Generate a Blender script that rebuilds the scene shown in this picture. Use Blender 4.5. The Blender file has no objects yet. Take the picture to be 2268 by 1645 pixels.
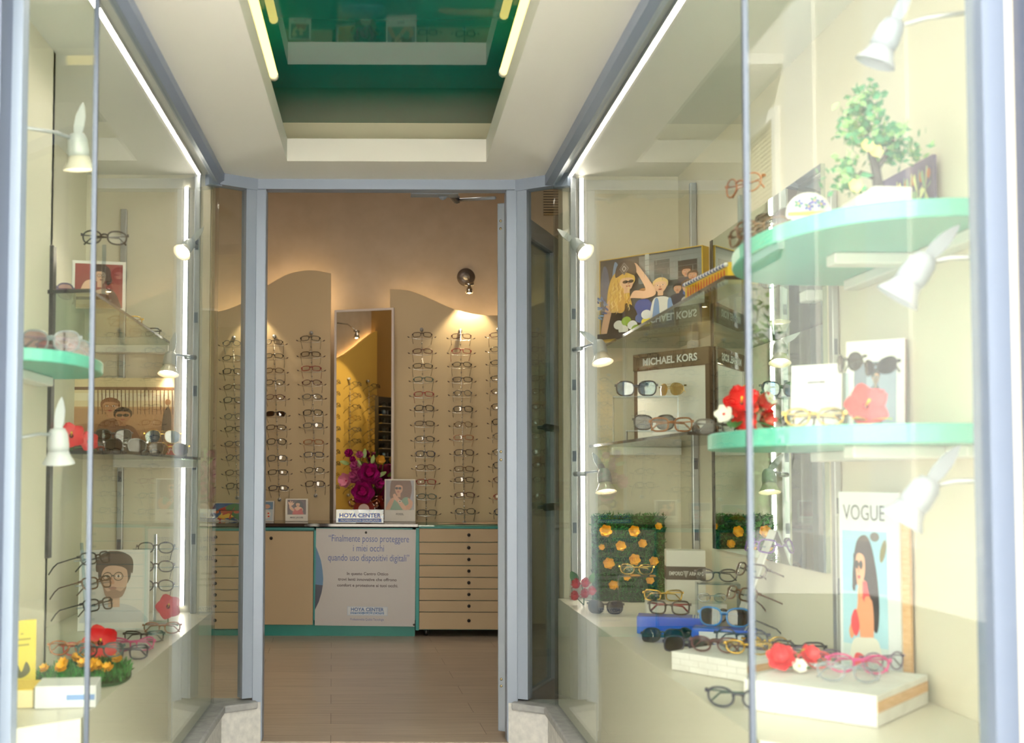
import bpy, bmesh, math, random
from mathutils import Vector, Matrix, Euler
C = bpy.context.scene
COL = C.collection
random.seed(7)
# ------------------------------------------------------------------ camera, sky, sun, exposure
W, H, F = 2268, 1645, 2500.0
PITCH, ROLL = math.radians(2.6), math.radians(0.2)
cam_d = bpy.data.cameras.new('camera')
cam = bpy.data.objects.new('camera', cam_d)
COL.objects.link(cam)
CR = Matrix.Rotation(math.pi/2+PITCH, 3, 'X') @ Matrix.Rotation(ROLL, 3, 'Z')
CZ = 1.0292
cam.location = (0, 0, CZ)
cam.rotation_euler = CR.to_euler()
_c = CR.transposed() @ Vector((0, 1, 0))
SX = (W/2 + F*_c.x/-_c.z - 845)/W
SY = (1050 - (H/2 - F*_c.y/-_c.z))/W
cam_d.sensor_width = 36.0
cam_d.lens = 36.0*F/W
cam_d.shift_x, cam_d.shift_y = SX, SY
cam_d.clip_start = 0.05
cam_d.dof.use_dof = True
cam_d.dof.focus_distance = 5.2
cam_d.dof.aperture_fstop = 3.6
C.camera = cam
C.view_settings.view_transform = 'Standard'
C.view_settings.look = 'None'
C.view_settings.gamma = 1.0
C.view_settings.use_curve_mapping = False
C.view_settings.exposure = 0.36
C.cycles.transparent_max_bounces = 40
C.cycles.max_bounces = 8
C.cycles.glossy_bounces = 5
C.cycles.sample_clamp_indirect = 4.0
C.cycles.caustics_reflective = False
C.cycles.caustics_refractive = False
wd = bpy.data.worlds.new('sky'); C.world = wd; wd.use_nodes = True
_bg = wd.node_tree.nodes['Background']
_sky = wd.node_tree.nodes.new('ShaderNodeTexSky')
_sky.sky_type = 'HOSEK_WILKIE'; _sky.turbidity = 4.0; _sky.ground_albedo = 0.4
_sky.sun_direction = Vector((0.55, 0.45, 0.70)).normalized()
wd.node_tree.links.new(_sky.outputs[0], _bg.inputs['Color'])
_bg.inputs['Strength'].default_value = 6.2
sun_d = bpy.data.lights.new('sun', 'SUN'); sun_d.energy = 36.0; sun_d.angle = 0.01; sun_d.color = (1.0, .97, .93)
sun = bpy.data.objects.new('sun', sun_d); COL.objects.link(sun)
sun.rotation_euler = Vector((0.55, 0.45, 0.70)).to_track_quat('Z', 'Y').to_euler()
sun.location = (6, 5, 9)
def area(name, loc, size, energy, color, aim=(0, 0, -1)):
    d = bpy.data.lights.new(name, 'AREA'); d.energy = energy; d.color = color; d.size = size
    o = bpy.data.objects.new(name, d); COL.objects.link(o); o.location = loc
    o.rotation_euler = Vector(aim).to_track_quat('-Z', 'Y').to_euler()
    return o
# unseen warm fill lights, added under the shop ceiling to brighten the room
area('shop_fill_light', (0.1, 5.9, 3.32), 0.5, 13, (1.0, .92, .80))
area('shop_fill_light', (-1.0, 5.3, 3.32), 0.4, 5, (1.0, .90, .77))
# ------------------------------------------------------------------ from the photograph's pixels to points of the place
U0, V0 = W/2-SX*W, H/2+SY*W
OC = Vector((0, 0, CZ))
def ray(px, py): return CR @ Vector(((px-U0)/F, -(py-V0)/F, -1))
def at(px, py, Y):
    d = ray(px, py); return OC+d*(Y/d.y)
def atx(px, py, X):
    d = ray(px, py); return OC+d*(X/d.x)
def atz(px, py, z):
    d = ray(px, py); return OC+d*((z-CZ)/d.z)
# ------------------------------------------------------------------ materials
def lin(h):
    h = h.lstrip('#'); r = []
    for i in (0, 2, 4):
        c = int(h[i:i+2], 16)/255
        r.append(c/12.92 if c <= .04045 else ((c+.055)/1.055)**2.4)
    return (r[0], r[1], r[2], 1)
MATS = {}
def M(hexc, rough=.5, metal=0, coat=0, name=None):
    k = (hexc, rough, metal, coat)
    if k in MATS: return MATS[k]
    m = bpy.data.materials.new(name or 'paint_'+hexc.lstrip('#')); m.use_nodes = True
    b = m.node_tree.nodes['Principled BSDF']
    b.inputs['Base Color'].default_value = lin(hexc); b.inputs['Roughness'].default_value = rough
    b.inputs['Metallic'].default_value = metal; b.inputs['Coat Weight'].default_value = coat
    MATS[k] = m
    return m
def EM(hexc, s, name='lamp_glow'):
    k = ('em', hexc, s)
    if k in MATS: return MATS[k]
    m = bpy.data.materials.new(name); m.use_nodes = True
    n = m.node_tree; n.nodes.clear()
    e = n.nodes.new('ShaderNodeEmission'); e.inputs[0].default_value = lin(hexc); e.inputs[1].default_value = s
    o = n.nodes.new('ShaderNodeOutputMaterial'); n.links.new(e.outputs[0], o.inputs[0])
    MATS[k] = m
    return m
def GLASS(tint='#f4faf6', f0=.04, clear=1.0, body=None, name='clear_glass', rough=0.0, power=5.0):
    """thin glass: see-through, with a mirror share that grows towards grazing angles; clear < 1 mixes in a body colour"""
    k = ('gl', tint, f0, clear, body, rough)
    if k in MATS: return MATS[k]
    m = bpy.data.materials.new(name); m.use_nodes = True
    n = m.node_tree; n.nodes.clear(); L = n.links.new
    t = n.nodes.new('ShaderNodeBsdfTransparent'); t.inputs[0].default_value = lin(tint)
    g = n.nodes.new('ShaderNodeBsdfGlossy'); g.inputs['Roughness'].default_value = rough
    lw = n.nodes.new('ShaderNodeLayerWeight'); lw.inputs[0].default_value = .5
    p = n.nodes.new('ShaderNodeMath'); p.operation = 'POWER'; p.inputs[1].default_value = power; L(lw.outputs['Facing'], p.inputs[0])
    a = n.nodes.new('ShaderNodeMath'); a.operation = 'MULTIPLY_ADD'; a.inputs[1].default_value = 1-f0; a.inputs[2].default_value = f0; L(p.outputs[0], a.inputs[0])
    mx = n.nodes.new('ShaderNodeMixShader'); L(a.outputs[0], mx.inputs[0])
    base = t
    if body:
        d = n.nodes.new('ShaderNodeBsdfDiffuse'); d.inputs[0].default_value = lin(body)
        m2 = n.nodes.new('ShaderNodeMixShader'); m2.inputs[0].default_value = 1-clear
        L(t.outputs[0], m2.inputs[1]); L(d.outputs[0], m2.inputs[2]); base = m2
    L(base.outputs[0], mx.inputs[1]); L(g.outputs[0], mx.inputs[2])
    o = n.nodes.new('ShaderNodeOutputMaterial'); L(mx.outputs[0], o.inputs[0])
    MATS[k] = m
    return m
def noisy(hex1, hex2, scale, rough=.6, bump=0, name='surface', detail=4, stretch=(1, 1, 1), spec=.5):
    m = bpy.data.materials.new(name); m.use_nodes = True
    n = m.node_tree; L = n.links.new; b = n.nodes['Principled BSDF']
    tc = n.nodes.new('ShaderNodeTexCoord'); mp = n.nodes.new('ShaderNodeMapping'); mp.inputs['Scale'].default_value = stretch
    no = n.nodes.new('ShaderNodeTexNoise'); no.inputs['Scale'].default_value = scale; no.inputs['Detail'].default_value = detail
    L(tc.outputs['Object'], mp.inputs[0]); L(mp.outputs[0], no.inputs['Vector'])
    cr = n.nodes.new('ShaderNodeValToRGB'); cr.color_ramp.elements[0].color = lin(hex1); cr.color_ramp.elements[1].color = lin(hex2)
    cr.color_ramp.elements[0].position = .3; cr.color_ramp.elements[1].position = .7
    L(no.outputs[0], cr.inputs[0]); L(cr.outputs[0], b.inputs['Base Color'])
    b.inputs['Roughness'].default_value = rough; b.inputs['Specular IOR Level'].default_value = spec
    if bump:
        bp = n.nodes.new('ShaderNodeBump'); bp.inputs['Strength'].default_value = bump; bp.inputs['Distance'].default_value = .01
        L(no.outputs[0], bp.inputs['Height']); L(bp.outputs[0], b.inputs['Normal'])
    return m
# ------------------------------------------------------------------ mesh building
class MB:
    def __init__(s): s.v = []; s.f = []; s.mi = []; s.sm = []
    def add(s, vs, fs, mi=0, smooth=False):
        o = len(s.v); s.v += [tuple(v) for v in vs]
        for f in fs: s.f.append(tuple(i+o for i in f)); s.mi.append(mi); s.sm.append(smooth)
        return s
    def box(s, x0, x1, y0, y1, z0, z1, mi=0, mat=None):
        vs = [Vector((x, y, z)) for z in (z0, z1) for y in (y0, y1) for x in (x0, x1)]
        if mat: vs = [mat @ v for v in vs]
        return s.add(vs, [(0, 2, 3, 1), (4, 5, 7, 6), (0, 1, 5, 4), (2, 6, 7, 3), (0, 4, 6, 2), (1, 3, 7, 5)], mi)
    def prism(s, poly, z0, z1, mi=0, mat=None, axis='z', smooth=False):
        a = sum(poly[i][0]*poly[(i+1) % len(poly)][1]-poly[(i+1) % len(poly)][0]*poly[i][1] for i in range(len(poly)))
        if axis == 'y': a = -a
        if a < 0: poly = poly[::-1]
        n = len(poly)
        def P(p, z): return Vector((p[0], p[1], z)) if axis == 'z' else (Vector((p[0], z, p[1])) if axis == 'y' else Vector((z, p[0], p[1])))
        vs = [P(p, z0) for p in poly]+[P(p, z1) for p in poly]
        if mat: vs = [mat @ v for v in vs]
        s.add(vs, [tuple(range(n))[::-1], tuple(range(n, 2*n))], mi)
        o = len(s.v)-2*n
        for i in range(n):
            j = (i+1) % n
            s.f.append((o+i, o+j, o+n+j, o+n+i)); s.mi.append(mi); s.sm.append(smooth)
        return s
    def tube(s, pts, r, seg=6, closed=False, mi=0, flat=1.0, up=Vector((0, 0, 1))):
        """swept tube; r a number or one per point; flat squeezes it across `up`"""
        pts = [Vector(p) for p in pts]; n = len(pts); vs = []; fs = []
        rr = r if isinstance(r, (list, tuple)) else [r]*n
        for i, p in enumerate(pts):
            if closed: t = pts[(i+1) % n]-pts[i-1]
            else: t = pts[min(i+1, n-1)]-pts[max(i-1, 0)]
            t = t.normalized() if t.length > 1e-9 else Vector((0, 0, 1))
            u = up if abs(t.dot(up)) < .95 else Vector((1, 0, 0))
            a = t.cross(u).normalized(); b = a.cross(t).normalized()
            for k in range(seg):
                th = 2*math.pi*k/seg
                vs.append(p+a*math.cos(th)*rr[i]*flat+b*math.sin(th)*rr[i])
        m = n if closed else n-1
        for i in range(m):
            for k in range(seg):
                k2 = (k+1) % seg; j = (i+1) % n
                fs.append((i*seg+k, i*seg+k2, j*seg+k2, j*seg+k))
        if not closed: fs += [tuple(range(seg))[::-1], tuple(range((n-1)*seg, n*seg))]
        return s.add(vs, fs, mi, True)
    def lathe(s, prof, seg=20, mat=None, mi=0, smooth=True):
        vs = []; fs = []; n = len(prof)
        for k in range(seg):
            th = 2*math.pi*k/seg
            for r, z in prof: vs.append(Vector((r*math.cos(th), r*math.sin(th), z)))
        if mat: vs = [mat @ v for v in vs]
        for k in range(seg):
            k2 = (k+1) % seg
            for i in range(n-1): fs.append((k*n+i, k2*n+i, k2*n+i+1, k*n+i+1))
        return s.add(vs, fs, mi, smooth)
    def ball(s, c, r, mi=0, seg=10, sc=(1, 1, 1)):
        m = 6; prof = [(max(1e-5, r*math.sin(math.pi*i/m)), -r*math.cos(math.pi*i/m)) for i in range(m+1)]
        return s.lathe(prof, seg, Matrix.Translation(Vector(c)) @ Matrix.Diagonal((*sc, 1)), mi)
    def build(s, name, mats, parent=None, loc=None, link=True):
        me = bpy.data.meshes.new(name)
        me.from_pydata([tuple(v) for v in s.v], [], s.f)
        if not isinstance(mats, (list, tuple)): mats = [mats]
        for m in mats: me.materials.append(m)
        me.polygons.foreach_set('material_index', s.mi); me.polygons.foreach_set('use_smooth', s.sm)
        me.update()
        o = bpy.data.objects.new(name, me)
        COL.objects.link(o)
        if parent: o.parent = parent
        if loc is not None: o.location = loc
        return o
def mesh_of(name, mb, mats):
    o = mb.build(name, mats); me = o.data; bpy.data.objects.remove(o); return me
def put(name, me, parent):
    o = bpy.data.objects.new(name, me); COL.objects.link(o); o.parent = parent; return o
def tag(o, label, cat, group=None, kind=None):
    o['label'] = label; o['category'] = cat
    if group: o['group'] = group
    if kind: o['kind'] = kind
    return o
def thing(name, label, cat, loc=(0, 0, 0), rot=(0, 0, 0), group=None):
    o = bpy.data.objects.new(name, None); COL.objects.link(o); o.empty_display_size = .05
    o.location = loc; o.rotation_euler = rot
    return tag(o, label, cat, group)
def struct(name, mb, m=None, loc=None):
    o = mb.build(name, m, None, loc) if isinstance(mb, MB) else mb
    o['kind'] = 'structure'; return o
def bev(o, w, seg=2):
    b = o.modifiers.new('bevel', 'BEVEL'); b.width = w; b.segments = seg; b.limit_method = 'ANGLE'; return o
def text_mesh(txt, size, sx=1.0, bold=0.0, align='CENTER', space=1.0):
    """lettering as flat polygons: list of verts (x, z) and faces"""
    cu = bpy.data.curves.new('lettering', 'FONT'); cu.body = txt; cu.size = size; cu.align_x = align; cu.offset = bold
    cu.space_character = space; cu.resolution_u = 3; cu.fill_mode = 'FRONT'
    o = bpy.data.objects.new('lettering', cu); COL.objects.link(o)
    dg = bpy.context.evaluated_depsgraph_get(); me = bpy.data.meshes.new_from_object(o.evaluated_get(dg))
    vs = [(v.co.x*sx, v.co.y) for v in me.vertices]; fs = [tuple(p.vertices) for p in me.polygons]
    bpy.data.objects.remove(o); bpy.data.curves.remove(cu); bpy.data.meshes.remove(me)
    return vs, fs
# ---- printed pictures: flat inks on a card of width w, height h (u to the side, v up, both 0..1), facing -y
def blob(pts, n=6):
    out = []; k = len(pts)
    for i in range(k):
        p0, p1, p2, p3 = [Vector(pts[(i+j-1) % k]) for j in range(4)]
        for q in range(n):
            t = q/n
            out.append(tuple(.5*((2*p1)+(p2-p0)*t+(2*p0-5*p1+4*p2-p3)*t*t+(3*p1-p0-3*p2+p3)*t**3)))
    return out
def ell(cx, cy, rx, ry, a=0, n=20):
    ca, sa = math.cos(math.radians(a)), math.sin(math.radians(a))
    return [(cx+rx*math.cos(t)*ca-ry*math.sin(t)*sa, cy+rx*math.cos(t)*sa+ry*math.sin(t)*ca) for t in [2*math.pi*i/n for i in range(n)]]
def rect(x0, x1, y0, y1): return [(x0, y0), (x1, y0), (x1, y1), (x0, y1)]
def printed(w, h, y, shapes, rough=.35, gap=.00012):
    """MB and material list of ink layers; shape = (hex, polygon) or (hex, 'text', cx, base, size, sx, bold, align)"""
    mb = MB(); mats = []; k = 0
    for s in shapes:
        m = M(s[0], rough)
        if m not in mats: mats.append(m)
        mi = mats.index(m); k += 1; yy = y-gap*k
        if s[1] == 'text':
            _, _, t, cx, bz, size, wid, bold, al = s
            vs, fs = text_mesh(t, size, 1.0, bold, al)
            if wid:
                q = wid/max(1e-6, max(v[0] for v in vs)-min(v[0] for v in vs)); vs = [(v[0]*q, v[1]) for v in vs]
            mb.add([(cx*w-w/2+a, yy, bz*h+b) for a, b in vs], fs, mi)
        else:
            p = s[1]; a = sum(p[i][0]*p[(i+1) % len(p)][1]-p[(i+1) % len(p)][0]*p[i][1] for i in range(len(p)))
            if a < 0: p = p[::-1]
            mb.add([(q[0]*w-w/2, yy, q[1]*h) for q in p], [tuple(range(len(p)))], mi)
    return mb, mats
def clipr(p, x0, x1, y0, y1):
    """clip polygon to a rectangle"""
    def cut(p, ins, inter):
        out = []
        for i in range(len(p)):
            a, b = p[i-1], p[i]
            if ins(b):
                if not ins(a): out.append(inter(a, b))
                out.append(b)
            elif ins(a): out.append(inter(a, b))
        return out
    def ix(x): return lambda a, b: (x, a[1]+(b[1]-a[1])*(x-a[0])/(b[0]-a[0]))
    def iy(y): return lambda a, b: (a[0]+(b[0]-a[0])*(y-a[1])/(b[1]-a[1]), y)
    for ins, it in ((lambda q: q[0] >= x0, ix(x0)), (lambda q: q[0] <= x1, ix(x1)), (lambda q: q[1] >= y0, iy(y0)), (lambda q: q[1] <= y1, iy(y1))):
        if p: p = cut(p, ins, it)
    return p
def pic(x0, x1, y0, y1, shapes):
    """place shapes drawn in a 0..1 picture into a window of the card, clipped"""
    out = []
    for s in shapes:
        q = clipr([(x0+u*(x1-x0), y0+v*(y1-y0)) for u, v in s[1]], x0, x1, y0, y1)
        if len(q) > 2: out.append((s[0], q))
    return out
def card(name, label, cat, base, w, h, t, shapes, board='#f2efe8', rz=0, lean=0, group=None, pname='printed_picture', edge=None):
    """a printed card or board standing at `base`; lean tips the top away; rz turns it"""
    th = thing(name, label, cat, base, (-math.radians(lean), 0, math.radians(rz)), group)
    bev(MB().box(-w/2, w/2, 0, t, 0, h).build('board', M(edge or board, .5), th), min(.002, t/3))
    if edge:
        shapes = [(board, rect(0, 1, 0, 1))]+shapes
    if shapes:
        mb, ms = printed(w, h, 0, shapes); mb.build(pname, ms, th)
    return th
# ------------------------------------------------------------------ the setting
ALU = M('#8d99ae', .38, .15); ALUD = M('#8491a8', .38, .2); CREAM = M('#e9e3cf', .6); WHITE = M('#f1f0ec', .5)
STONE = noisy('#b9bcc0', '#d3d4d4', 40, .85, .15, 'stone'); STONED = noisy('#8d9095', '#9fa2a6', 30, .8, .1, 'stone_sill')
TEAL = M('#2a9a9b', .4); AQUA = M('#63bdab', .35); DARKEDGE = M('#4f5a6b', .3, .3); BLACK = M('#131216', .35); CHROME = M('#c9c9c9', .2, 1.0); STEEL = M('#b7bbc0', .35, .7)
PANE = GLASS('#fafdfb', .045, name='window_glass'); PANES = GLASS('#fafdfb', .0451, name='side_window_glass', power=7.0)
XL, XR, ZC, ZS, ZL, ZR = -.636, .665, 2.19, .15, .50, .557
YC = 4.33
ML, MR = (XL, 2.467), (XR, 2.04)
EL, ER = (-.757, 2.346), (.945, 1.76)
# floor of the shop: pale wood-look tiles in staggered rows
fm = bpy.data.materials.new('wood_look_tiles'); fm.use_nodes = True
n = fm.node_tree; L = n.links.new; b = n.nodes['Principled BSDF']
tc = n.nodes.new('ShaderNodeTexCoord'); mp = n.nodes.new('ShaderNodeMapping'); mp.inputs['Rotation'].default_value = (0, 0, math.radians(-2.5)); L(tc.outputs['Object'], mp.inputs[0])
br = n.nodes.new('ShaderNodeTexBrick'); br.offset = .37; br.inputs['Scale'].default_value = 1.0
br.inputs['Brick Width'].default_value = .98; br.inputs['Row Height'].default_value = .205; br.inputs['Mortar Size'].default_value = .0016; br.inputs['Mortar Smooth'].default_value = .3
br.inputs['Color1'].default_value = lin('#a69a8e'); br.inputs['Color2'].default_value = lin('#9b8f84'); br.inputs['Mortar'].default_value = lin('#5f5046'); L(mp.outputs[0], br.inputs['Vector'])
mp2 = n.nodes.new('ShaderNodeMapping'); mp2.inputs['Scale'].default_value = (1.2, 14, 1); L(tc.outputs['Object'], mp2.inputs[0])
no = n.nodes.new('ShaderNodeTexNoise'); no.inputs['Scale'].default_value = 3; no.inputs['Detail'].default_value = 6; L(mp2.outputs[0], no.inputs['Vector'])
mx = n.nodes.new('ShaderNodeMix'); mx.data_type = 'RGBA'; mx.blend_type = 'OVERLAY'; mx.inputs['Factor'].default_value = .35
L(br.outputs['Color'], mx.inputs['A']); L(no.outputs[0], mx.inputs['B']); L(mx.outputs['Result'], b.inputs['Base Color']); b.inputs['Roughness'].default_value = .32
struct('floor', MB().box(-2.0, 2.4, 4.40, 8.0, -.1, 0), fm)
struct('ground', MB().box(-34, 36, -5.0, 4.40, -.12, -.005), noisy('#b5b1aa', '#c9c5be', 3, .9, .1, 'paving'))
PLASTER = noisy('#b6aa99', '#bfb3a4', 9, .85, .25, 'plaster')
struct('wall_back', MB().box(-2.1, 2.5, 7.95, 8.05, -.1, 3.6), PLASTER)
struct('wall_left', MB().box(-2.1, -2.0, 4.2, 8.0, -.1, 3.6), PLASTER)
struct('wall_right', MB().box(2.4, 2.5, 4.2, 8.0, -.1, 3.6), PLASTER)
struct('ceiling', MB().box(-2.1, 2.5, 4.2, 8.05, 3.5, 3.6), M('#cbb49a', .8))
# the wall between the porch and the shop, with the opening for the door and its two side panes
wf = MB(); wf.box(-2.1, -.665, 4.37, 4.45, -.1, 3.6); wf.box(.70, 2.5, 4.37, 4.45, -.1, 3.6); wf.box(-.665, .70, 4.46, 4.5, 2.2, 3.6)
struct('wall_front', wf, M('#ddd0b0', .7))
# porch ceiling: a slab with a long rectangular recess, and the coffer above it
rl, rr_, ry0, ry1 = -.355, .385, 2.0, 4.145
cm = MB(); cm.box(-1.45, rl, 1.7, 4.46, ZC, ZC+.085); cm.box(rr_, 1.5, 1.7, 4.46, ZC, ZC+.085); cm.box(rl, rr_, ry1, 4.46, ZC, ZC+.085); cm.box(rl, rr_, 1.7, ry0, ZC, ZC+.085)
struct('ceiling_porch', cm, M('#f0efeb', .55))
cv = MB(); cv.box(rl-.2, rl-.14, ry0-.1, 4.46, ZC+.085, ZC+.26); cv.box(rr_+.14, rr_+.2, ry0-.1, 4.46, ZC+.085, ZC+.26); cv.box(rl-.2, rr_+.2, 4.40, 4.46, ZC+.085, ZC+.26); cv.box(rl-.2, rr_+.2, ry0-.1, ry0-.04, ZC+.085, ZC+.26)
struct('ceiling_coffer', cv, M('#e6e0c4', .6))
gp = bpy.data.materials.new('green_lacquered_glass'); gp.use_nodes = True
b = gp.node_tree.nodes['Principled BSDF']; b.inputs['Base Color'].default_value = lin('#0b6258'); b.inputs['Roughness'].default_value = .03; b.inputs['Specular IOR Level'].default_value = .9
struct('ceiling_glass_panel', MB().box(rl-.14, rr_+.14, ry0-.04, 4.40, ZC+.225, ZC+.245), gp)
struct('wall_sun_block', MB().box(-3.2, 3.2, 1.78, 8.05, 3.6, 5.2).box(-3.2, 3.2, 1.78, 2.0, 2.5, 3.6).box(-3.2, -2.1, 1.3, 8.05, 0, 3.6).box(2.5, 3.2, 1.3, 8.05, 0, 3.6), M('#d7d2c6', .8))  # unseen upper building mass, added to keep the sun out of porch and shop
# ---- aluminium frame of the porch
HZ = 2.15
struct('trim_1', bev(MB().box(-.498, .53, 4.40, 4.46, HZ, ZC+.005).build('trim_1', ALU), .003))                 # door head
def bar2(a, b, w, z0, z1, mb=None, off=0):
    """upright board along plan line a-b, w thick"""
    a, b = Vector(a), Vector(b); d = (b-a).normalized(); q = Vector((-d.y, d.x))*(w/2); o = Vector((-d.y, d.x))*off
    return (mb or MB()).prism([tuple(a+q+o), tuple(b+q+o), tuple(b-q+o), tuple(a-q+o)], z0, z1)
struct('trim_2', bev(MB().box(-.498, -.457, 4.40, 4.47, 0, HZ).build('trim_2', ALU), .004))                     # door posts
struct('trim_3', bev(MB().box(.487, .53, 4.40, 4.47, 0, HZ).build('trim_3', ALU), .004))
fr = bar2((-.545, 4.405), (-.498, 4.43), .05, .165, ZC); bar2((-.64, 4.33), (-.498, 4.425), .05, HZ-.005, ZC+.004, fr)
struct('trim_4', fr, ALU)
fr = bar2((.53, 4.43), (.577, 4.405), .05, .165, ZC); bar2((.53, 4.425), (.675, 4.33), .05, HZ-.005, ZC+.004, fr)
struct('trim_5', fr, ALU)
def rail(name, x0, x1, y0):
    m = MB().prism([(x0, ZC), (x1, ZC), (x1, ZC-.028), ((x0+x1)/2, ZC-.045), (x0, ZC-.04)], y0, YC+.0, axis='y'); return struct(name, m, ALUD)
rail('trim_6', -.652, -.612, ML[1]); rail('trim_7', .63, .682, MR[1])
fr = bar2((-.675, 4.30), (-.63, 4.335), .03, ZC-.05, ZC, None); struct('trim_8', fr, ALU)
fr = bar2((.675, 4.335), (.72, 4.30), .03, ZC-.05, ZC, None); struct('trim_9', fr, ALU)
rail2 = bar2(ML, EL, .045, ZC-.045, ZC); struct('trim_10', rail2, ALUD)
rail2 = bar2(MR, ER, .045, ZC-.045, ZC); struct('trim_11', rail2, ALUD)
# thin glass-to-glass joints
struct('trim_12', MB().box(XL-.005, XL+.005, ML[1]-.005, ML[1]+.005, ZS, ZC), DARKEDGE)
struct('trim_13', MB().box(XR-.005, XR+.005, MR[1]-.005, MR[1]+.005, ZS, ZC), DARKEDGE)
# outer posts of the show windows
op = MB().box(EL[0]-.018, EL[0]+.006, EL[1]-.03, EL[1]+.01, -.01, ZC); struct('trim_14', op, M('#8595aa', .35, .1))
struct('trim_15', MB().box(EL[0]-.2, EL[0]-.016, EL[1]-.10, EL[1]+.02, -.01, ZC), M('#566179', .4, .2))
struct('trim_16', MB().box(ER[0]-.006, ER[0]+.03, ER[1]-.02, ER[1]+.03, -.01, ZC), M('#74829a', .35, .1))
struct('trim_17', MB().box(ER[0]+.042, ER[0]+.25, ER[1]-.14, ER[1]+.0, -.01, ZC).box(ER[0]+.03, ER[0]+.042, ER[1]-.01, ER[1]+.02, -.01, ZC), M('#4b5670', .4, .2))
# glass panes
struct('window_1', bar2((XL, ML[1]+.006), (XL, YC), .006, ZS, ZC-.03), PANES)
struct('window_2', bar2((XR, MR[1]+.006), (XR, YC), .006, ZS, ZC-.03), PANES)
struct('window_3', bar2(ML, EL, .006, ZS, ZC-.03), PANE)
struct('window_4', bar2(MR, ER, .006, ZS, ZC-.03), PANE)
struct('window_5', bar2((XL, YC+.004), (-.545, 4.405), .006, ZS, HZ), PANE)
struct('window_6', bar2((.577, 4.405), (XR, YC+.004), .006, ZS, HZ), PANE)
# plinths of pale stone with a darker sill along the glass
def plinth(name, poly): struct(name, MB().prism(poly, -.02, ZS), STONE)
def sill(name, poly, z=ZS): struct(name, bev(MB().prism(poly, z-.022, z+.006).build(name, STONED), .006))
plinth('baseboard_left', [(-.60, 2.44), (-.60, 4.30), (-.463, 4.40), (-.463, 4.46), (-.66, 4.46), (-.66, 2.44), (-.78, 2.32), (-.74, 2.30)])
plinth('baseboard_right', [(.63, 2.03), (.63, 4.30), (.493, 4.40), (.493, 4.46), (.69, 4.46), (.69, 2.05), (.97, 1.77), (.93, 1.73)])
sill('trim_18', [(-.585, 2.43), (-.585, 4.29), (-.47, 4.375), (-.50, 4.45), (-.66, 4.45), (-.66, 2.43)])
sill('trim_19', [(.615, 2.02), (.615, 4.29), (.50, 4.375), (.53, 4.45), (.69, 4.45), (.69, 2.02)])
# show-window walls and counters
CASEW = M('#e8e2d0', .6)
struct('wall_case_left', MB().box(-.93, -.907, 2.40, 3.08, 0, ZC).box(-1.15, -.907, 3.06, 3.08, 0, ZC).box(-1.17, -1.15, 3.06, 4.37, 0, ZC).box(-1.17, -.668, 4.345, 4.37, 0, ZC).box(-1.17, -.93, 2.38, 2.40, 0, ZC), CASEW)
struct('wall_case_right', MB().box(1.15, 1.18, 1.76, 4.37, 0, ZC).box(.70, 1.18, 4.345, 4.37, 0, ZC).box(.975, 1.18, 1.74, 1.765, 0, ZC), CASEW)
COUNTER = M('#e5e0d1', .35); CFACE = M('#dcdcca', .5)
struct('trim_20', MB().prism([(XL-.012, ML[1]-.002), (XL-.012, 4.343), (-1.148, 4.343), (-1.148, 3.082), (-.905, 3.082), (-.905, 2.42), (EL[0]-.0, EL[1]+.02)], 0, ZL), COUNTER)
struct('trim_21', MB().prism([(XR+.012, MR[1]+.0), (XR+.012, 4.343), (1.148, 4.343), (1.148, 1.78), (ER[0]+.01, ER[1]+.03)], 0, ZR), COUNTER)
# white inner edge posts of the show windows
struct('trim_22', MB().box(1.115, 1.148, 1.87, 1.90, ZR, ZC), M('#b9c1cb', .4))
struct('trim_23', MB().box(-.905, -.87, 2.43, 2.45, ZL, ZC), M('#e9eef0', .4))
# big mirrors on the case side walls, dark-edged
MIRR = M('#c6d3cb', .02, 1.0, name='mirror_silver')
def wall_mirror(name, label, x, y0, y1, z0, z1, sgn):
    t = thing(name, label, 'mirror')
    MB().box(min(x, x-sgn*.012), max(x, x-sgn*.012), y0, y1, z0, z1).build('mirror_glass', MIRR, t)
    e = MB().box(x-.014 if sgn > 0 else x, x if sgn > 0 else x+.014, y1, y1+.025, z0, z1) if sgn > 0 else MB().box(x, x+.016, y0-.03, y0, z0, z1)
    if sgn > 0: e.build('edge_strip', BLACK, t)
wall_mirror('wall_mirror', 'tall frameless mirror with a black edge on the side wall behind the teal trays', 1.15, 2.9, 3.86, .78, 1.84, 1)
wall_mirror('wall_mirror', 'mirror on the side wall behind the red square portrait card', -1.15, 3.12, 3.9, .80, 1.65, -1)
tag(MB().box(-.910, -.8965, 3.055, 3.083, .80, 1.65).build('black_strip', BLACK), 'narrow upright black strip on the wall corner of the case with the beach picture', 'strip')
# ---- shop: wave-topped display panels in front of the plaster, lit from behind
YP = 7.72
PANEL = M('#c9b592', .65)
def wave_panel(name, pts, x1px, zb=.02):
    top = [at(x, y, YP) for x, y in pts]
    zz = [(p.x, p.z) for p in top]
    sm = []
    for i in range(len(zz)-1):
        p0, p1, p2, p3 = [Vector(zz[min(max(i+j, 0), len(zz)-1)]) for j in (-1, 0, 1, 2)]
        for q in range(8):
            t = q/8; sm.append(tuple(.5*((2*p1)+(p2-p0)*t+(2*p0-5*p1+4*p2-p3)*t*t+(3*p1-p0-3*p2+p3)*t**3)))
    sm.append(zz[-1])
    poly = sm+[(sm[-1][0], zb), (sm[0][0], zb)]
    struct(name, MB().prism(poly, YP, YP+.03, axis='y'), PANEL)
    return sm
WL = wave_panel('wall_panel_left', [(60, 610), (170, 600), (300, 650), (400, 687), (478, 690), (535, 672), (585, 637), (635, 608), (685, 598), (733, 605)], 733)
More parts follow.
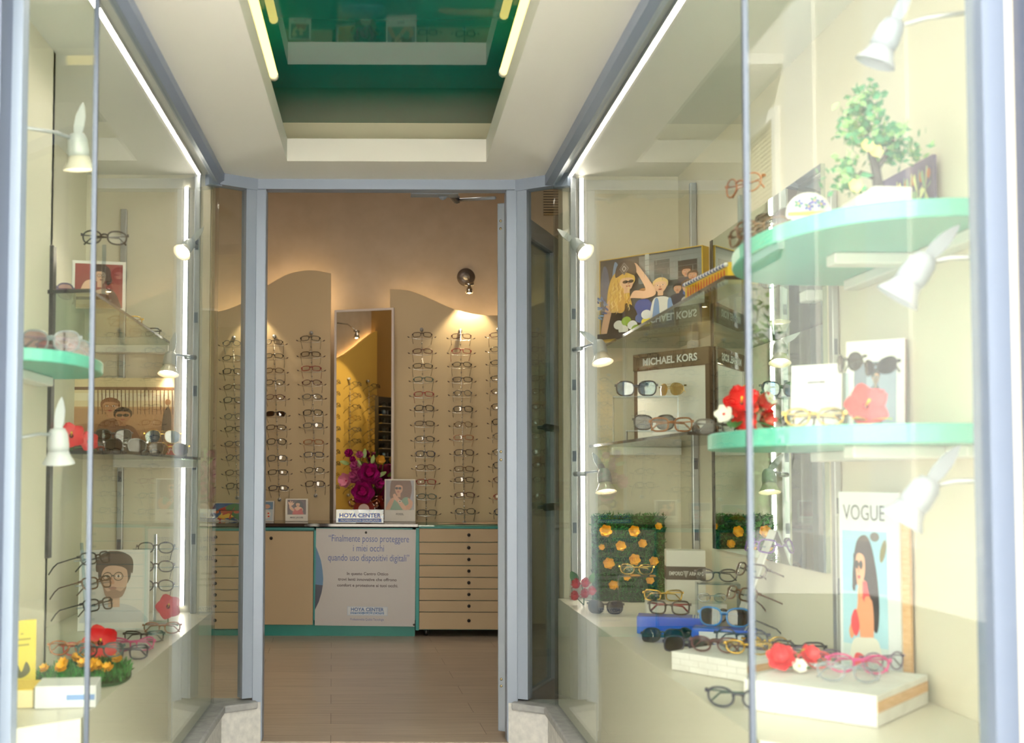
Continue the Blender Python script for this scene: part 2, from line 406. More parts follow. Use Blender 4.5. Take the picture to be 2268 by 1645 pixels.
WR = wave_panel('wall_panel_right', [(864, 640), (905, 643), (950, 660), (1000, 682), (1050, 695), (1097, 698), (1150, 690), (1220, 660), (1290, 630), (1400, 620)], 864)
COVE = EM('#ffd79a', 10, 'warm_cove_glow')
def cove(pts, label):
    t = thing('cove_light', label, 'light strip')
    MB().tube(pts, .012, 6).build('glowing_tube', COVE, t)
    for k in (0, len(pts)//2, len(pts)-1):
        p = Vector(pts[k]); MB().box(p.x-.01, p.x+.01, YP+.03, YP+.10, p.z-.02, p.z-.008).build('clip', STEEL, t)
cove([(x, YP+.09, z-.06) for x, z in WL if x < WL[-1][0]-.05]+[(WL[-1][0]-.05, YP+.09, WL[-1][1]-.1), (WL[-1][0]-.05, YP+.09, 2.1)], 'warm light strip hidden behind the wavy panel before the mirror')
cove([(WR[0][0]+.05, YP+.09, 2.15)]+[(x, YP+.09, z-.06) for x, z in WR if x > WR[0][0]+.05], 'warm light strip hidden behind the wavy panel above the drawers')
# side wall of the shop: another wave-topped panel, seen in the mirror
XS = -1.96
sp = [(4.6, 2.46), (4.75, 2.44), (4.9, 2.39), (5.05, 2.31), (5.2, 2.22), (5.35, 2.14), (5.5, 2.08), (5.65, 2.04), (5.8, 2.02), (6.0, 2.02), (6.2, 2.05), (6.5, 2.16), (6.9, 2.3), (7.3, 2.25)]
struct('wall_panel_side', MB().prism(sp+[(7.3, .6), (4.6, .6)], XS, XS+.03, axis='x'), M('#dcb85c', .6))
t = thing('cove_light', 'warm light strip hidden behind the wavy panel on the side wall', 'light strip')
MB().tube([(XS-.02, y, z-.05) for y, z in sp], .01, 6).build('glowing_tube', COVE, t)
struct('wall_pier', MB().box(-2.0, -1.72, 4.45, 4.85, 0, 3.5), M('#a98d5c', .7))
# ---- the street side: a sunlit house front opposite, mirrored in the show windows
FAC = noisy('#ebe4d4', '#f1ebde', 2, .9, 0, 'sunlit_render')
struct('exterior_wall', MB().box(-34, 36, -5.4, -5.0, -.1, 15), FAC)
st = MB()
for x0, x1 in ((-15.0, -13.6), (-18.5, -17.1), (-11.6, -10.2), (-24, -22.6), (20, 21), (31, 32)): st.box(x0, x1, -5.0, -4.94, -.1, 15)
struct('exterior_wall_pilasters', st, M('#f6f3ec', .9))
def shutter_window(x0, x1, z0, z1, label):
    t = thing('shutter_window', label, 'window', (0, 0, 0))
    m = MB()
    for a, b, c, d in ((x0-.18, x0, z0-.1, z1+.2), (x1, x1+.18, z0-.1, z1+.2), (x0, x1, z1, z1+.22), (x0-.3, x1+.3, z0-.22, z0-.06)): m.box(a, b, -5.0, -4.9, c, d)
    m.build('surround', M('#fbf9f4', .8), t)
    m = MB(); k = int((z1-z0)/.09)
    for i in range(k): m.box(x0+.05, (x0+x1)/2-.03, -4.985, -4.95, z0+i*(z1-z0)/k, z0+i*(z1-z0)/k+.055); m.box((x0+x1)/2+.03, x1-.05, -4.985, -4.95, z0+i*(z1-z0)/k, z0+i*(z1-z0)/k+.055)
    m.build('slats', M('#9c9070', .7), t)
    for a, b in ((x0, (x0+x1)/2-.02), ((x0+x1)/2+.02, x1)): MB().box(a, b, -4.998, -4.975, z0, z1).build('shutter_leaf', M('#857a5c', .7), t)
shutter_window(-20.9, -19.1, 5.6, 8.0, 'upper shuttered window across the street mirrored in the show window')
shutter_window(-20.9, -19.1, 1.3, 3.7, 'lower shuttered window across the street behind the climbing plant')
t = thing('balcony', 'wrought iron balcony across the street mirrored above the plant', 'balcony')
MB().box(-21.6, -18.7, -5.0, -4.2, 8.95, 9.15).build('slab', M('#f4efe4', .8), t)
IRON = M('#3c3a3a', .5)
m = MB().tube([(-21.55, -4.25, 10.2), (-18.75, -4.25, 10.2), (-18.75, -5.0, 10.2)], .02, 5).tube([(-21.55, -4.25, 9.25), (-18.75, -4.25, 9.25)], .012, 5); m.build('handrail', IRON, t)
for i in range(29):
    x = -21.5+i*.098
    b_ = MB().tube([(x, -4.25, 9.15), (x, -4.25, 10.2)], .008, 4)
    if i % 2: b_.tube([(x+.08*math.cos(a*.7)*(1-a/14), -4.25, 9.45+.08*math.sin(a*.7)*(1-a/14)) for a in range(12)], .007, 4); b_.tube([(x+.08*math.cos(a*.7)*(1-a/14), -4.25, 9.95-.08*math.sin(a*.7)*(1-a/14)) for a in range(12)], .007, 4)
    b_.build('baluster', IRON, t)
t = thing('window_grille', 'white barred grille across the street mirrored in the narrow show window', 'grille')
MB().box(24.0, 28.4, -5.0, -4.97, 7.6, 11.8).build('opening', M('#a9a28f', .9), t)
for i in range(9):
    x = 24.2+i*.5; MB().tube([(x, -4.85, 7.6), (x, -4.85, 11.9)], .05, 5).build('bar', M('#ffffff', .6), t)
for z in (8.0, 8.7, 10.2, 10.9): MB().tube([(23.9+i*.25, -4.82, z+(.06 if i % 2 else -.06)) for i in range(20)], .05, 5).build('bar', M('#ffffff', .6), t)
rnd = random.Random(3)
m = MB(); sk = MB()
for i in range(14):
    x0 = -19.6+rnd.uniform(-1.3, 1.3); pts = [(x0, -4.4, -.01)]
    for k in range(1, 9): pts.append((x0+rnd.uniform(-.3, .3), -4.45+rnd.uniform(-.1, .3), k*.55*rnd.uniform(.75, 1.0)))
    sk.tube(pts, .012, 4)
    for p in pts[1:]:
        for q in range(26):
            c = Vector(p)+Vector((rnd.gauss(0, .28), rnd.uniform(-.2, .25), rnd.gauss(0, .28))); d = Vector((rnd.gauss(0, 1), rnd.gauss(0, 1), rnd.gauss(-.4, .6))).normalized(); e = d.cross(Vector((rnd.gauss(0, 1), rnd.gauss(0, 1), 1))).normalized()
            m.add([c, c+d*.09+e*.045, c+d*.19, c+d*.09-e*.045], [(0, 1, 2, 3)])
t = thing('climbing_plant', 'leafy climbing plant across the street mirrored low in the show window', 'plant')
m.build('foliage', M('#4d6a3c', .6), t); sk.build('stem', M('#5d5040', .8), t)
# ------------------------------------------------------------------ lamps of the porch and the show windows
TUBE = EM('#ffe27c', 3.0, 'fluorescent_glow')
def fluo(x, y0, y1, z, label):
    t = thing('fluorescent_tube', label, 'lamp', group='fluorescent tubes in the ceiling coffer')
    MB().tube([(x, y0, z), (x, y1, z)], .0145, 10).build('glowing_tube', TUBE, t)
    for y in (y0, y1): MB().tube([(x, y-.012, z), (x, y+.012, z)], .016, 10).build('end_cap', WHITE, t)
    MB().box(min(x+.03*math.copysign(1, x), x+.08*math.copysign(1, x)), max(x+.03*math.copysign(1, x), x+.08*math.copysign(1, x)), y0+.02, y1-.02, ZC+.087, ZC+.105).build('batten', WHITE, t)
fluo(-.356, 2.1, 3.62, ZC+.135, 'yellow glowing fluorescent tube in the ceiling coffer above the beach-picture case')
fluo(.389, 2.1, 3.58, ZC+.135, 'yellow glowing fluorescent tube in the ceiling coffer above the teal-tray case')
LED = EM('#fff3e2', 30, 'led_glow')
def ledstrip(a, b, label, nrm):
    a, b = Vector(a), Vector(b); t = thing('led_strip', label, 'light strip', a, group='LED strips in the show windows')
    d = b-a; q = Vector(nrm)
    m = MB(); u = d.normalized().cross(q).normalized()*.010
    f_ = [-u*.75+q*.007, u*.75+q*.007, u*.75+d+q*.007, -u*.75+d+q*.007, -u*.75, u*.75, u*.75+d, -u*.75+d]
    m.add(f_[:4], [(0, 1, 2, 3)], 0); m.build('diffuser', LED, t)
    m = MB()
    for s0, s1 in ((-1, -.75), (.75, 1)): m.add([u*s0, u*s1, u*s1+d, u*s0+d, u*s0+q*.012, u*s1+q*.012, u*s1+d+q*.012, u*s0+d+q*.012], [(0, 1, 2, 3), (4, 7, 6, 5), (0, 4, 5, 1), (2, 6, 7, 3), (1, 5, 6, 2), (0, 3, 7, 4)])
    m.add([-u, u, u+d, -u+d, -u+q*.002, u+q*.002, u+d+q*.002, -u+d+q*.002], [(0, 1, 2, 3), (4, 7, 6, 5), (0, 4, 5, 1), (2, 6, 7, 3), (1, 5, 6, 2), (0, 3, 7, 4)])
    m.build('channel', STEEL, t)
ledstrip((-.705, 2.55, ZC-.003), (-.705, 4.30, ZC-.003), 'bright LED strip under the ceiling along the glass of the case with the beach picture', (0, 0, -1))
ledstrip((.722, 2.10, ZC-.003), (.722, 4.30, ZC-.003), 'bright LED strip under the ceiling along the glass of the case with the teal trays', (0, 0, -1))
pa, pb = at(412, 412, 4.32), at(415, 1342, 4.32)
ledstrip((pa.x, 4.343, pb.z), (pa.x, 4.343, pa.z), 'upright LED strip in the corner by the beach picture', (0, -1, 0))
pc, pd = at(1289, 392, 4.32), at(1298, 1292, 4.32)
ledstrip((pc.x, 4.343, pd.z+.01), (pc.x, 4.343, pc.z), 'upright LED strip in the corner above the red camellias', (0, -1, 0))
def pole(name, x, y, z0, z1, label, w=.022):
    t = thing(name, label, 'rail', (x, y, z0), group='shelf standards in the show windows')
    bev(MB().box(-w/2, w/2, -.012, .012, 0, z1-z0).build('channel', STEEL, t), .002)
    for k in range(1, 6): MB().box(-w/2+.004, w/2-.004, -.0135, -.012, (z1-z0)*k/6-.02, (z1-z0)*k/6+.02).build('slot', DARKEDGE, t)
XPL = pa.x+.048; XPR = pc.x-.038
pole('shelf_standard', XPL, 4.31, ZL, ZC-.002, 'slotted aluminium standard beside the upright LED strip by the beach picture')
pole('shelf_standard', XPR, 4.31, ZR, ZC-.002, 'slotted aluminium standard beside the upright LED strip above the red camellias')
pole('shelf_standard', 1.138, 4.1, ZR, 2.10, 'grey shelf standard in the corner behind the crowd picture')
pole('shelf_standard', 1.138, 2.83, ZR, 1.75, 'pale shelf standard between mirror and front post', .016)
pole('shelf_standard', -1.0, 4.332, ZL, 2.05, 'grey shelf standard behind the dark-haired man portrait board')
# spot lamps: bell shade, glowing bulb, socket, fin handle, arm to its rail
BULB = EM('#ffe9c8', 22, 'bulb_glow'); LAMPG = M('#c3c9c9', .35, .1); SHADE = M('#e9e4d2', .25)
def spot(px, py, Y, aim, arm_to, label, r=.03, fin=(.35, 0, .9), lit=True, energy=2.5, shade=SHADE, body=LAMPG):
    p = at(px, py, Y); z = -Vector(aim).normalized()
    q = z.to_track_quat('Z', 'Y').to_matrix().to_4x4()
    t = thing('spot_lamp', label, 'lamp', p, group='spot lamps in the show windows'); s = r/.03
    # shade opens along -z (local), mouth at 0
    MB().lathe([(.030*s, -.004*s), (.0285*s, .0*s), (.022*s, .010*s), (.018*s, .022*s), (.0165*s, .022*s), (.0205*s, .009*s), (.0275*s, -.002*s), (.030*s, -.004*s)], 24, q).build('shade', shade, t)
    MB().lathe([(.0001, .004*s), (.013*s, .004*s), (.015*s, .010*s), (.016*s, .020*s), (.0001, .020*s)], 18, q).build('bulb', BULB if lit else M('#e9edf2', .15, .6), t)
    MB().lathe([(.0001, .021*s), (.019*s, .021*s), (.020*s, .03*s), (.018*s, .052*s), (.013*s, .062*s), (.0001, .064*s)], 18, q).build('socket', body, t)
    base = z*.056*s; f = Vector(fin).normalized(); w = f.cross(Vector((0, 1, 0))).normalized()
    if w.length < .1: w = Vector((1, 0, 0))
    out = [(0, .006), (.02, .0095), (.04, .009), (.058, .004), (.066, 0)]
    mb = MB(); n_ = len(out)
    vs = [base+f*a*s+w*b*s+Vector((0, dy, 0)) for dy in (-.0015*s, .0015*s) for a, b in out]+[base+f*a*s-w*b*s+Vector((0, dy, 0)) for dy in (-.0015*s, .0015*s) for a, b in out]
    fs = []
    for i in range(n_-1):
        for o in (0, n_): fs.append((o+i, o+i+1, o+2*n_+i+1, o+2*n_+i))
        for o in (0, 2*n_): fs.append((o+i, o+i+1, o+n_+i+1, o+n_+i))
    mb.add(vs, fs); mb.build('fin_handle', body, t)
    a = Vector(arm_to)-p; c = z*.05*s
    MB().tube([c, c+(a-c)*.25+Vector((0, 0, .006*s)), a], .0035*s, 6).build('arm', STEEL, t)
    MB().tube([a-(a-c).normalized()*.035*s, a], .007*s, 8).build('arm_joint', STEEL, t)
    if lit:
        d = bpy.data.lights.new('lamp_beam', 'SPOT'); d.energy = energy; d.color = (1, .86, .66); d.spot_size = math.radians(110); d.spot_blend = .6; d.shadow_soft_size = .012
        o = bpy.data.objects.new('lamp_beam', d); COL.objects.link(o); o.parent = t; o.location = z*-.002
        o.rotation_euler = Vector(aim).to_track_quat('-Z', 'Y').to_euler()
    return t
ya = 4.297
spot(404, 558, 4.23, (-.30, -.55, -.55), (XPL, ya, at(0, 545, ya).z), 'lit spot lamp high on the standard above the beach picture', .036, (.8, 0, 1.0))
spot(373, 826, 4.20, (-.05, -.30, -1), (XPL, ya, at(0, 790, ya).z), 'lit bell spot lamp just above the beach picture', .040, (.2, 0, 1))
spot(1296, 558, 4.06, (.45, -.55, -.6), (XPR, ya, at(0, 545, ya).z), 'lit spot lamp at the top corner of the crowd picture', .036, (-1, 0, .8))
spot(1334, 800, 4.14, (.12, -.35, -1), (XPR, ya, at(0, 770, ya).z), 'lit bell spot lamp just under the crowd picture', .040, (-1, -.2, .6))
spot(1342, 1086, 4.20, (.05, -.28, -1), (XPR, ya, at(0, 1045, ya).z), 'lit bell spot lamp hanging over the yellow flower panel', .040, (-.55, -.3, .8))
spot(176, 372, 2.62, (.05, .15, -1), (-.868, 2.44, at(50, 268, 2.44).z), 'big lit spot lamp near the street glass above the polaroid-style portrait', .038, (.15, 0, 1), energy=1.5)
spot(130, 1022, 2.60, (0, .15, -1), (-.868, 2.44, at(40, 985, 2.44).z), 'big white bell lamp near the street glass with its fin upright', .037, (.1, 0, 1), lit=False, shade=M('#d5d8dd', .3), body=M('#cdd1d6', .35))
spot(1940, 135, 1.98, (-.35, .2, -.85), (1.10, 1.86, at(2185, 5, 1.86).z), 'silver spot lamp on a wire arm up by the street post above the potted tree', .036, (.5, 0, 1), lit=False, shade=M('#a9aebb', .25), body=M('#969ead', .3))
spot(1990, 655, 1.98, (-.45, .2, -.7), (1.10, 1.86, at(2185, 570, 1.86).z), 'silver spot lamp on a wire arm under the upper teal tray', .040, (.75, 0, .75), lit=False, shade=M('#b4b9c6', .25), body=M('#a3abba', .3))
spot(2000, 1150, 1.98, (-.45, .2, -.75), (1.10, 1.86, at(2190, 1062, 1.86).z), 'silver spot lamp on a wire arm in front of the tall fashion board', .040, (.75, 0, .9), lit=False, shade=M('#b4b9c6', .25), body=M('#a3abba', .3))
# ------------------------------------------------------------------ shelves
SG = GLASS('#dfeee6', .05, name='shelf_glass'); EDGE = M('#2c3a38', .15, .2)
def glass_shelf(label, poly, z, nb):
    t = thing('glass_shelf', label, 'shelf', (0, 0, z), group='glass shelves in the show windows')
    MB().prism(poly, 0, .008).build('plate', SG, t)
    a, b, c = poly[0], poly[1], poly[2]
    m = MB(); bar2(b, a, .002, -.0005, .0085, m); m.build('polished_edge', EDGE, t)
    m = MB(); bar2(c, b, .003, -.001, .009, m); m.build('polished_edge', BLACK, t)
    for x, y0, y1, w in nb: bev(MB().box(x-w, x+w, y0, y1, -.03, -.0005).build('bracket', WHITE, t), .004)
ZS1 = CZ+.485; ZS2 = CZ+.085
ZS1 = atx(1335, 768, .86).z if False else at(1335, 768, 4.3).z
glass_shelf('upper clear glass shelf holding the crowd picture', [(.855, 4.34), (.855, 2.80), (1.145, 2.80), (1.145, 4.34)], ZS1, [(1.13, 2.95, 3.0, .015), (1.13, 4.06, 4.11, .015)])
ZS2 = at(1310, 990, 4.3).z
glass_shelf('lower clear glass shelf with the mirrored blue sunglasses', [(.80, 4.34), (.80, 2.95), (1.145, 2.95), (1.145, 4.34)], ZS2, [(1.0, 4.25, 4.335, .13)])
ZS3 = at(374, 766, 4.3).z
glass_shelf('clear glass shelf under the polaroid-style portrait', [(-.80, 4.34), (-.785, 3.02), (-1.145, 3.085), (-1.145, 4.34)], ZS3, [(-1.13, 3.6, 3.65, .015), (-.95, 4.26, 4.335, .14)])
ZS4 = at(435, 1018, 4.28).z
glass_shelf('dark-edged glass shelf under the beach picture', [(-.69, 4.30), (-.69, 3.05), (-.9, 3.05), (-1.14, 4.30)], ZS4, [(-.85, 4.2, 4.29, .15)])
def tray(label, poly, z, h, brk):
    t = thing('teal_tray', label, 'tray', (0, 0, z), group='teal trays in the show windows')
    o = MB().prism(poly, 0, h, smooth=False).build('slab', AQUA, t); bev(o, .004)
    for x0, x1, y0, y1 in brk: bev(MB().box(x0, x1, y0, y1, -.025, -.0005).build('bracket', WHITE, t), .004)
def bulge(xw, y0, y1, xm, sgn):
    ym = (y0+y1)/2; r = (y1-y0)/2
    return [(xw+(xm-xw)*(max(0, math.sin(a))**.55), ym-r*math.cos(a)) for a in [math.pi*i/24 for i in range(25)]]
ZT1 = atx(2090, 478, 1.0).z
ZT1 = CZ+.505
tray('upper teal tray with the potted tree and the painted tile', bulge(1.148, 2.02, 2.78, .78, 1), ZT1-.035, .035, [(1.11, 1.148, 2.1, 2.7), (.95, 1.11, 2.35, 2.40)])
ZT2 = CZ+.098
tray('lower teal tray with red flowers and framed cards', bulge(1.148, 2.06, 2.98, .765, 1), ZT2-.038, .038, [(1.10, 1.148, 2.12, 2.9), (.92, 1.10, 2.2, 2.25)])
ZT3 = at(150, 788, 2.7).z
tray('teal tray with white ornaments beside the street glass', bulge(-.906, 2.50, 3.02, -.70, -1), ZT3-.03, .03, [(-.906, -.86, 2.55, 2.95)])
# ------------------------------------------------------------------ eyeglasses
def superell(cx, cz, w, h, n=2.6, tilt=0, k=22, cat=0):
    out = []
    for i in range(k):
        a = 2*math.pi*i/k; c, s = math.cos(a), math.sin(a)
        x = abs(c)**(2/n)*w/2*(1 if c > 0 else -1); z = abs(s)**(2/n)*h/2*(1 if s > 0 else -1)
        z += cat*x*(.5+z/h); x *= 1+.10*z/h
        out.append((cx+x, cz+z))
    return out
#          lens w, h, exponent, rim r, cat, half gap, temple r
SHAPES = {'rectangular': (.053, .035, 3.4, .0025, .05, .009, .0021), 'square': (.051, .041, 3.2, .0027, .04, .010, .0027), 'round': (.046, .043, 2.0, .0021, 0, .011, .0018),
          'oval': (.052, .038, 2.3, .0024, .02, .009, .002), 'cat-eye': (.053, .038, 2.6, .0024, .22, .009, .0026), 'aviator': (.058, .048, 2.3, .0009, -.12, .008, .0012), 'oversized': (.060, .050, 2.7, .0027, .08, .007, .0033)}
GLM = {}
def glasses_parts(shape, folded=False):
    k = (shape, folded)
    if k in GLM: return GLM[k]
    w, h, n, r, cat, g, tr = SHAPES[shape]
    fr = MB(); lens = []
    def wrap(x): return 7*x*x*.5+.0
    for s in (-1, 1):
        ol = [(s*x, z) for x, z in superell(g+w/2, h/2+r, w, h, n, 0, 22, cat)]
        fr.tube([(x, wrap(x), z) for x, z in ol], r, 6, True, up=Vector((0, 1, 0)))
        lm = MB(); c = (s*(g+w/2), wrap(g+w/2)-.0015, h/2+r); ring = [(x*.985+c[0]*.015, wrap(x), z*.985+c[2]*.015) for x, z in ol]
        fs = [(i, (i+1) % 22, 22) for i in range(22)]
        if s < 0: fs = [f[::-1] for f in fs]
        lm.add(ring+[c], fs, 0, True); lens.append(lm)
        xo = s*(g+w+r*.4); fr.box(min(xo, xo+s*.006), max(xo, xo+s*.006), wrap(abs(xo)), wrap(abs(xo))+.008, h*.72, h*.72+max(.006, 3*r))
    zb = h*.72
    fr.tube([(-g-.003, .0002, zb-.002), (-g*.4, -.001, zb+.003), (g*.4, -.001, zb+.003), (g+.003, .0002, zb-.002)], r*1.15, 6)
    if shape == 'aviator': fr.tube([(-g-.004, .0002, h*.95), (g+.004, .0002, h*.95)], r, 6)
    tm = []
    for s in (-1, 1):
        x0 = s*(g+w+.006); z0 = h*.72+.003; y0 = .0075+wrap(g+w)
        if folded: p = [(x0, y0, z0), (x0*.8, y0+.006, z0), (x0*.1, y0+.009+.004*s, z0-.002), (-x0*.6, y0+.007+.004*s, z0-.006), (-x0*.9, y0+.006+.004*s, z0-.026)]
        else: p = [(x0, y0, z0), (x0, y0+.03, z0), (x0*.96, y0+.085, z0-.001), (x0*.91, y0+.108, z0-.009), (x0*.86, y0+.135, max(.002, z0-.034))]
        rr = [tr*1.1, tr*1.1, tr, tr*1.2, tr*1.3]
        m = MB().tube(p, rr, 6, flat=.6); tm.append(m)
    GLM[k] = (fr, lens, tm)
    return GLM[k]
LENSM = {'clear': GLASS('#f6f8f8', .05, name='spectacle_lens'), 'grey': GLASS('#4b4f55', .06, name='grey_lens'), 'brown': GLASS('#5a4234', .06, name='brown_lens'), 'dark': GLASS('#16161a', .07, name='dark_lens'),
         'blue': GLASS('#27507c', .28, .75, '#3f86c8', name='blue_mirror_lens'), 'gold': GLASS('#a8823a', .3, .5, '#c79a45', name='gold_mirror_lens'), 'pink': GLASS('#d8b5c0', .08, name='pink_lens'), 'teal': GLASS('#1e4a5c', .1, name='blue_lens')}
FRAME = {'black': M('#17120f', .25, 0, .3), 'brown': M('#3d261b', .25, 0, .3), 'tortoiseshell': M('#5b3a1e', .22, 0, .4), 'red': M('#8f1d22', .25, 0, .3), 'wine': M('#4e1722', .25, 0, .3), 'teal': M('#1c4b4c', .25, 0, .3), 'navy': M('#1b2542', .25, 0, .3),
         'purple': M('#5b2f91', .25, 0, .3), 'blue': M('#2f7fc4', .25, 0, .3), 'pink': M('#c0357a', .25, 0, .3), 'gold': M('#c9a24b', .22, 1), 'silver': M('#b9bcc0', .2, 1), 'grey': M('#4c4b4d', .3, .2), 'clear': GLASS('#dfe3ea', .08, .75, '#cfd6de', name='clear_acetate'), 'coral': M('#d9565a', .3, 0, .3),
         'amber': M('#9a5a2c', .25, 0, .4), 'violet-grey': M('#6b5d78', .3, 0, .3)}
GMESH = {}
def glasses(loc, rot, shape, color, label, group=None, lens='clear', folded=False, scale=1.0, tcolor=None):
    name = 'sunglasses' if lens != 'clear' else 'eyeglasses'
    t = thing(name, label, name, loc, rot, group or 'glasses in the show windows')
    if scale != 1: t.scale = (scale,)*3
    fr, ls, tm = glasses_parts(shape, folded)
    def me(part, mb, mat):
        k = (part, shape, folded, mat.name)
        if k not in GMESH: GMESH[k] = mesh_of(part, mb, mat)
        return GMESH[k]
    put('frame', me('frame', fr, FRAME[color]), t)
    for i in (0, 1): put('lens', me('lens%d' % i, ls[i], LENSM[lens]), t); put('temple', me('temple%d' % i, tm[i], FRAME[tcolor or color]), t)
    return t
ORD = ['topmost', 'second', 'third', 'fourth', 'fifth', 'sixth', 'seventh', 'eighth', 'ninth', 'tenth', 'eleventh', 'twelfth', 'lowest']
KNOB = mesh_of('knob', MB().ball((0, 0, 0), .0062), CHROME)
def arm_mesh():
    m = MB(); m.tube([(-.088, 0, .012), (-.06, -.002, .004), (-.02, -.004, 0), (.02, -.004, 0), (.06, -.002, .004), (.088, 0, .012)], .0014, 5)
    m.tube([(0, .055, -.03), (0, -.004, 0), (0, -.020, .018)], .0013, 5)
    for s in (-1, 1): m.tube([(s*.084, 0, .010), (s*.090, 0, .013), (s*.098, 0, .018)], [.0013, .0042, .0025], 6, mi=1)
    return m
ARM = mesh_of('arm', arm_mesh(), [CHROME, M('#3a1f1c', .35)])
DISC = mesh_of('mount_disc', MB().lathe([(.0001, -.012), (.0125, -.012), (.0125, .012), (.0001, .012)], 16, Matrix.Rotation(math.pi/2, 4, 'X')), STEEL)
TILT = math.radians(-25)
def rod_column(pxs, items, rodlabel, where, Y, M4=None, scale=1.0):
    """pxs: list of (px, py) of each frame's middle; items: (shape, colour[, lens]); the rod hangs on the panel behind"""
    P = [at(x, y, Y) for x, y in pxs] if M4 is None else [Vector(q) for q in pxs]
    q = Matrix.Identity(4) if M4 is None else M4
    qi = q.inverted(); L_ = [qi @ p for p in P]          # local frame: panel plane is y = 0 behind, viewer at -y
    xa = sum(p.x for p in L_)/len(L_); z0 = min(p.z for p in L_); z1 = max(p.z for p in L_)
    t = thing('display_rod', rodlabel, 'rod', group='display rods on the shop walls'); t.matrix_world = q @ Matrix.Translation((0, 0, 0))
    yr = -.028
    MB().tube([(L_[0].x, yr, z1+.055), (L_[-1].x, yr, z0-.085)], .0016, 6).build('rod', CHROME, t)
    for zz, xx in ((z1+.05, L_[0].x), (z0-.08, L_[-1].x)):
        o = put('mount_disc', DISC, t); o.location = (xx, -.014, zz)
    for i, p in enumerate(L_):
        o = put('arm', ARM, t); o.location = (p.x, -.080, p.z-.024)
        for dz in (-.045, -.078):
            o = put('knob', KNOB, t); o.location = (p.x, yr, p.z+dz)
    for i, p in enumerate(L_):
        it = items[i % len(items)]; w, h = SHAPES[it[0]][:2]
        loc = q @ Vector((p.x, -.128, p.z-h*.42)); e = (q.to_3x3() @ (Matrix.Rotation(math.radians(rnd.uniform(-2.5, 2.5)), 3, 'Z') @ Matrix.Rotation(TILT+rnd.uniform(-.06, .06), 3, 'X'))).to_euler()
        lens = it[2] if len(it) > 2 else 'clear'
        glasses(loc, e, it[0], it[1], '%s %s %s, %s on the rod %s' % (it[1], it[0], 'sunglasses' if lens != 'clear' else 'eyeglasses', ORD[i] if i < len(L_)-1 else 'lowest', where), 'spectacles on the wall rods', lens, scale=scale)
rnd = random.Random(11)
YG = YP-.125
QP = Matrix.Translation((0, YP, 0))
def zy(c, k, org): return [org+v/k for v in c]
rA = zy([90, 215, 328, 440, 552, 678, 780, 910, 1012, 1135, 1242], 3.575, 724)
rB = zy([118, 228, 345, 440, 555, 688, 795, 910, 1040, 1150, 1275], 3.575, 724)
rC = zy([128, 245, 352, 475, 578, 708, 808, 925, 1035, 1155, 1260], 3.575, 724)
rE = zy([135, 258, 370, 472, 585, 692, 808, 925, 1040, 1140, 1252, 1362, 1485], 3.4275, 702)
rF = zy([145, 258, 360, 475, 578, 700, 815, 915, 1028, 1153, 1235, 1350, 1475], 3.4275, 702)
rG = zy([135, 245, 345, 465, 565, 680, 795, 905, 1025, 1125, 1235, 1365, 1480], 3.4275, 702)
def col(rows, x0, x1, items, rl, wh):
    n_ = len(rows); rod_column([(x0+(x1-x0)*i/(n_-1), y) for i, y in enumerate(rows)], items, rl, wh, YG, QP if False else None) if False else _col(rows, x0, x1, items, rl, wh)
def _col(rows, x0, x1, items, rl, wh):
    n_ = len(rows); P = [at(x0+(x1-x0)*i/(n_-1), y, YG) for i, y in enumerate(rows)]
    rod_column(P, items, rl, wh, YG, QP)
col(rA, 687, 697, [('rectangular', 'black'), ('rectangular', 'brown'), ('rectangular', 'red'), ('oval', 'wine'), ('oval', 'grey'), ('square', 'black'), ('rectangular', 'grey'), ('rectangular', 'amber'), ('rectangular', 'navy'), ('oval', 'black'), ('square', 'brown')], 'chrome display rod of glasses next to the mirror, above the screaming-woman card', 'next to the mirror above the worktop')
col(rB, 604, 616, [('rectangular', 'brown'), ('rectangular', 'black'), ('oval', 'tortoiseshell'), ('oval', 'black'), ('oval', 'wine'), ('rectangular', 'black', 'brown'), ('rectangular', 'brown'), ('square', 'black'), ('square', 'grey'), ('rectangular', 'black'), ('rectangular', 'navy')], 'chrome display rod of glasses beside the door post, above the cream cupboard door', 'beside the door post over the cupboard')
col(rC, 513, 521, [('round', 'grey'), ('oval', 'black'), ('square', 'black'), ('oval', 'brown'), ('square', 'black'), ('round', 'grey'), ('oval', 'black'), ('oval', 'grey'), ('round', 'navy'), ('oval', 'brown'), ('square', 'black')], 'chrome display rod of glasses behind the narrow side pane, above the floral card', 'behind the narrow side pane over the floral card')
col(rC, 437, 444, [('oval', 'black'), ('round', 'brown'), ('rectangular', 'grey'), ('square', 'black')], 'chrome display rod mostly hidden behind the case corner of the narrow side pane', 'mostly hidden by the case corner')
col(rE, 935, 946, [('rectangular', 'brown'), ('rectangular', 'wine'), ('rectangular', 'black'), ('rectangular', 'teal'), ('rectangular', 'red'), ('square', 'black'), ('rectangular', 'brown'), ('oval', 'black'), ('square', 'navy'), ('oval', 'tortoiseshell'), ('rectangular', 'red'), ('oval', 'teal'), ('rectangular', 'grey')], 'chrome display rod of glasses on the other side of the mirror, by the sunglasses portrait', 'above the card of the woman in sunglasses')
col(rF, 1022, 1031, [('rectangular', 'wine'), ('rectangular', 'red'), ('oval', 'black'), ('rectangular', 'black'), ('round', 'grey'), ('square', 'black'), ('round', 'tortoiseshell'), ('rectangular', 'amber'), ('square', 'brown'), ('rectangular', 'tortoiseshell'), ('rectangular', 'brown'), ('rectangular', 'wine'), ('cat-eye', 'black')], 'chrome display rod of glasses under the wall spot lamp, above the drawers', 'under the wall lamp over the drawers')
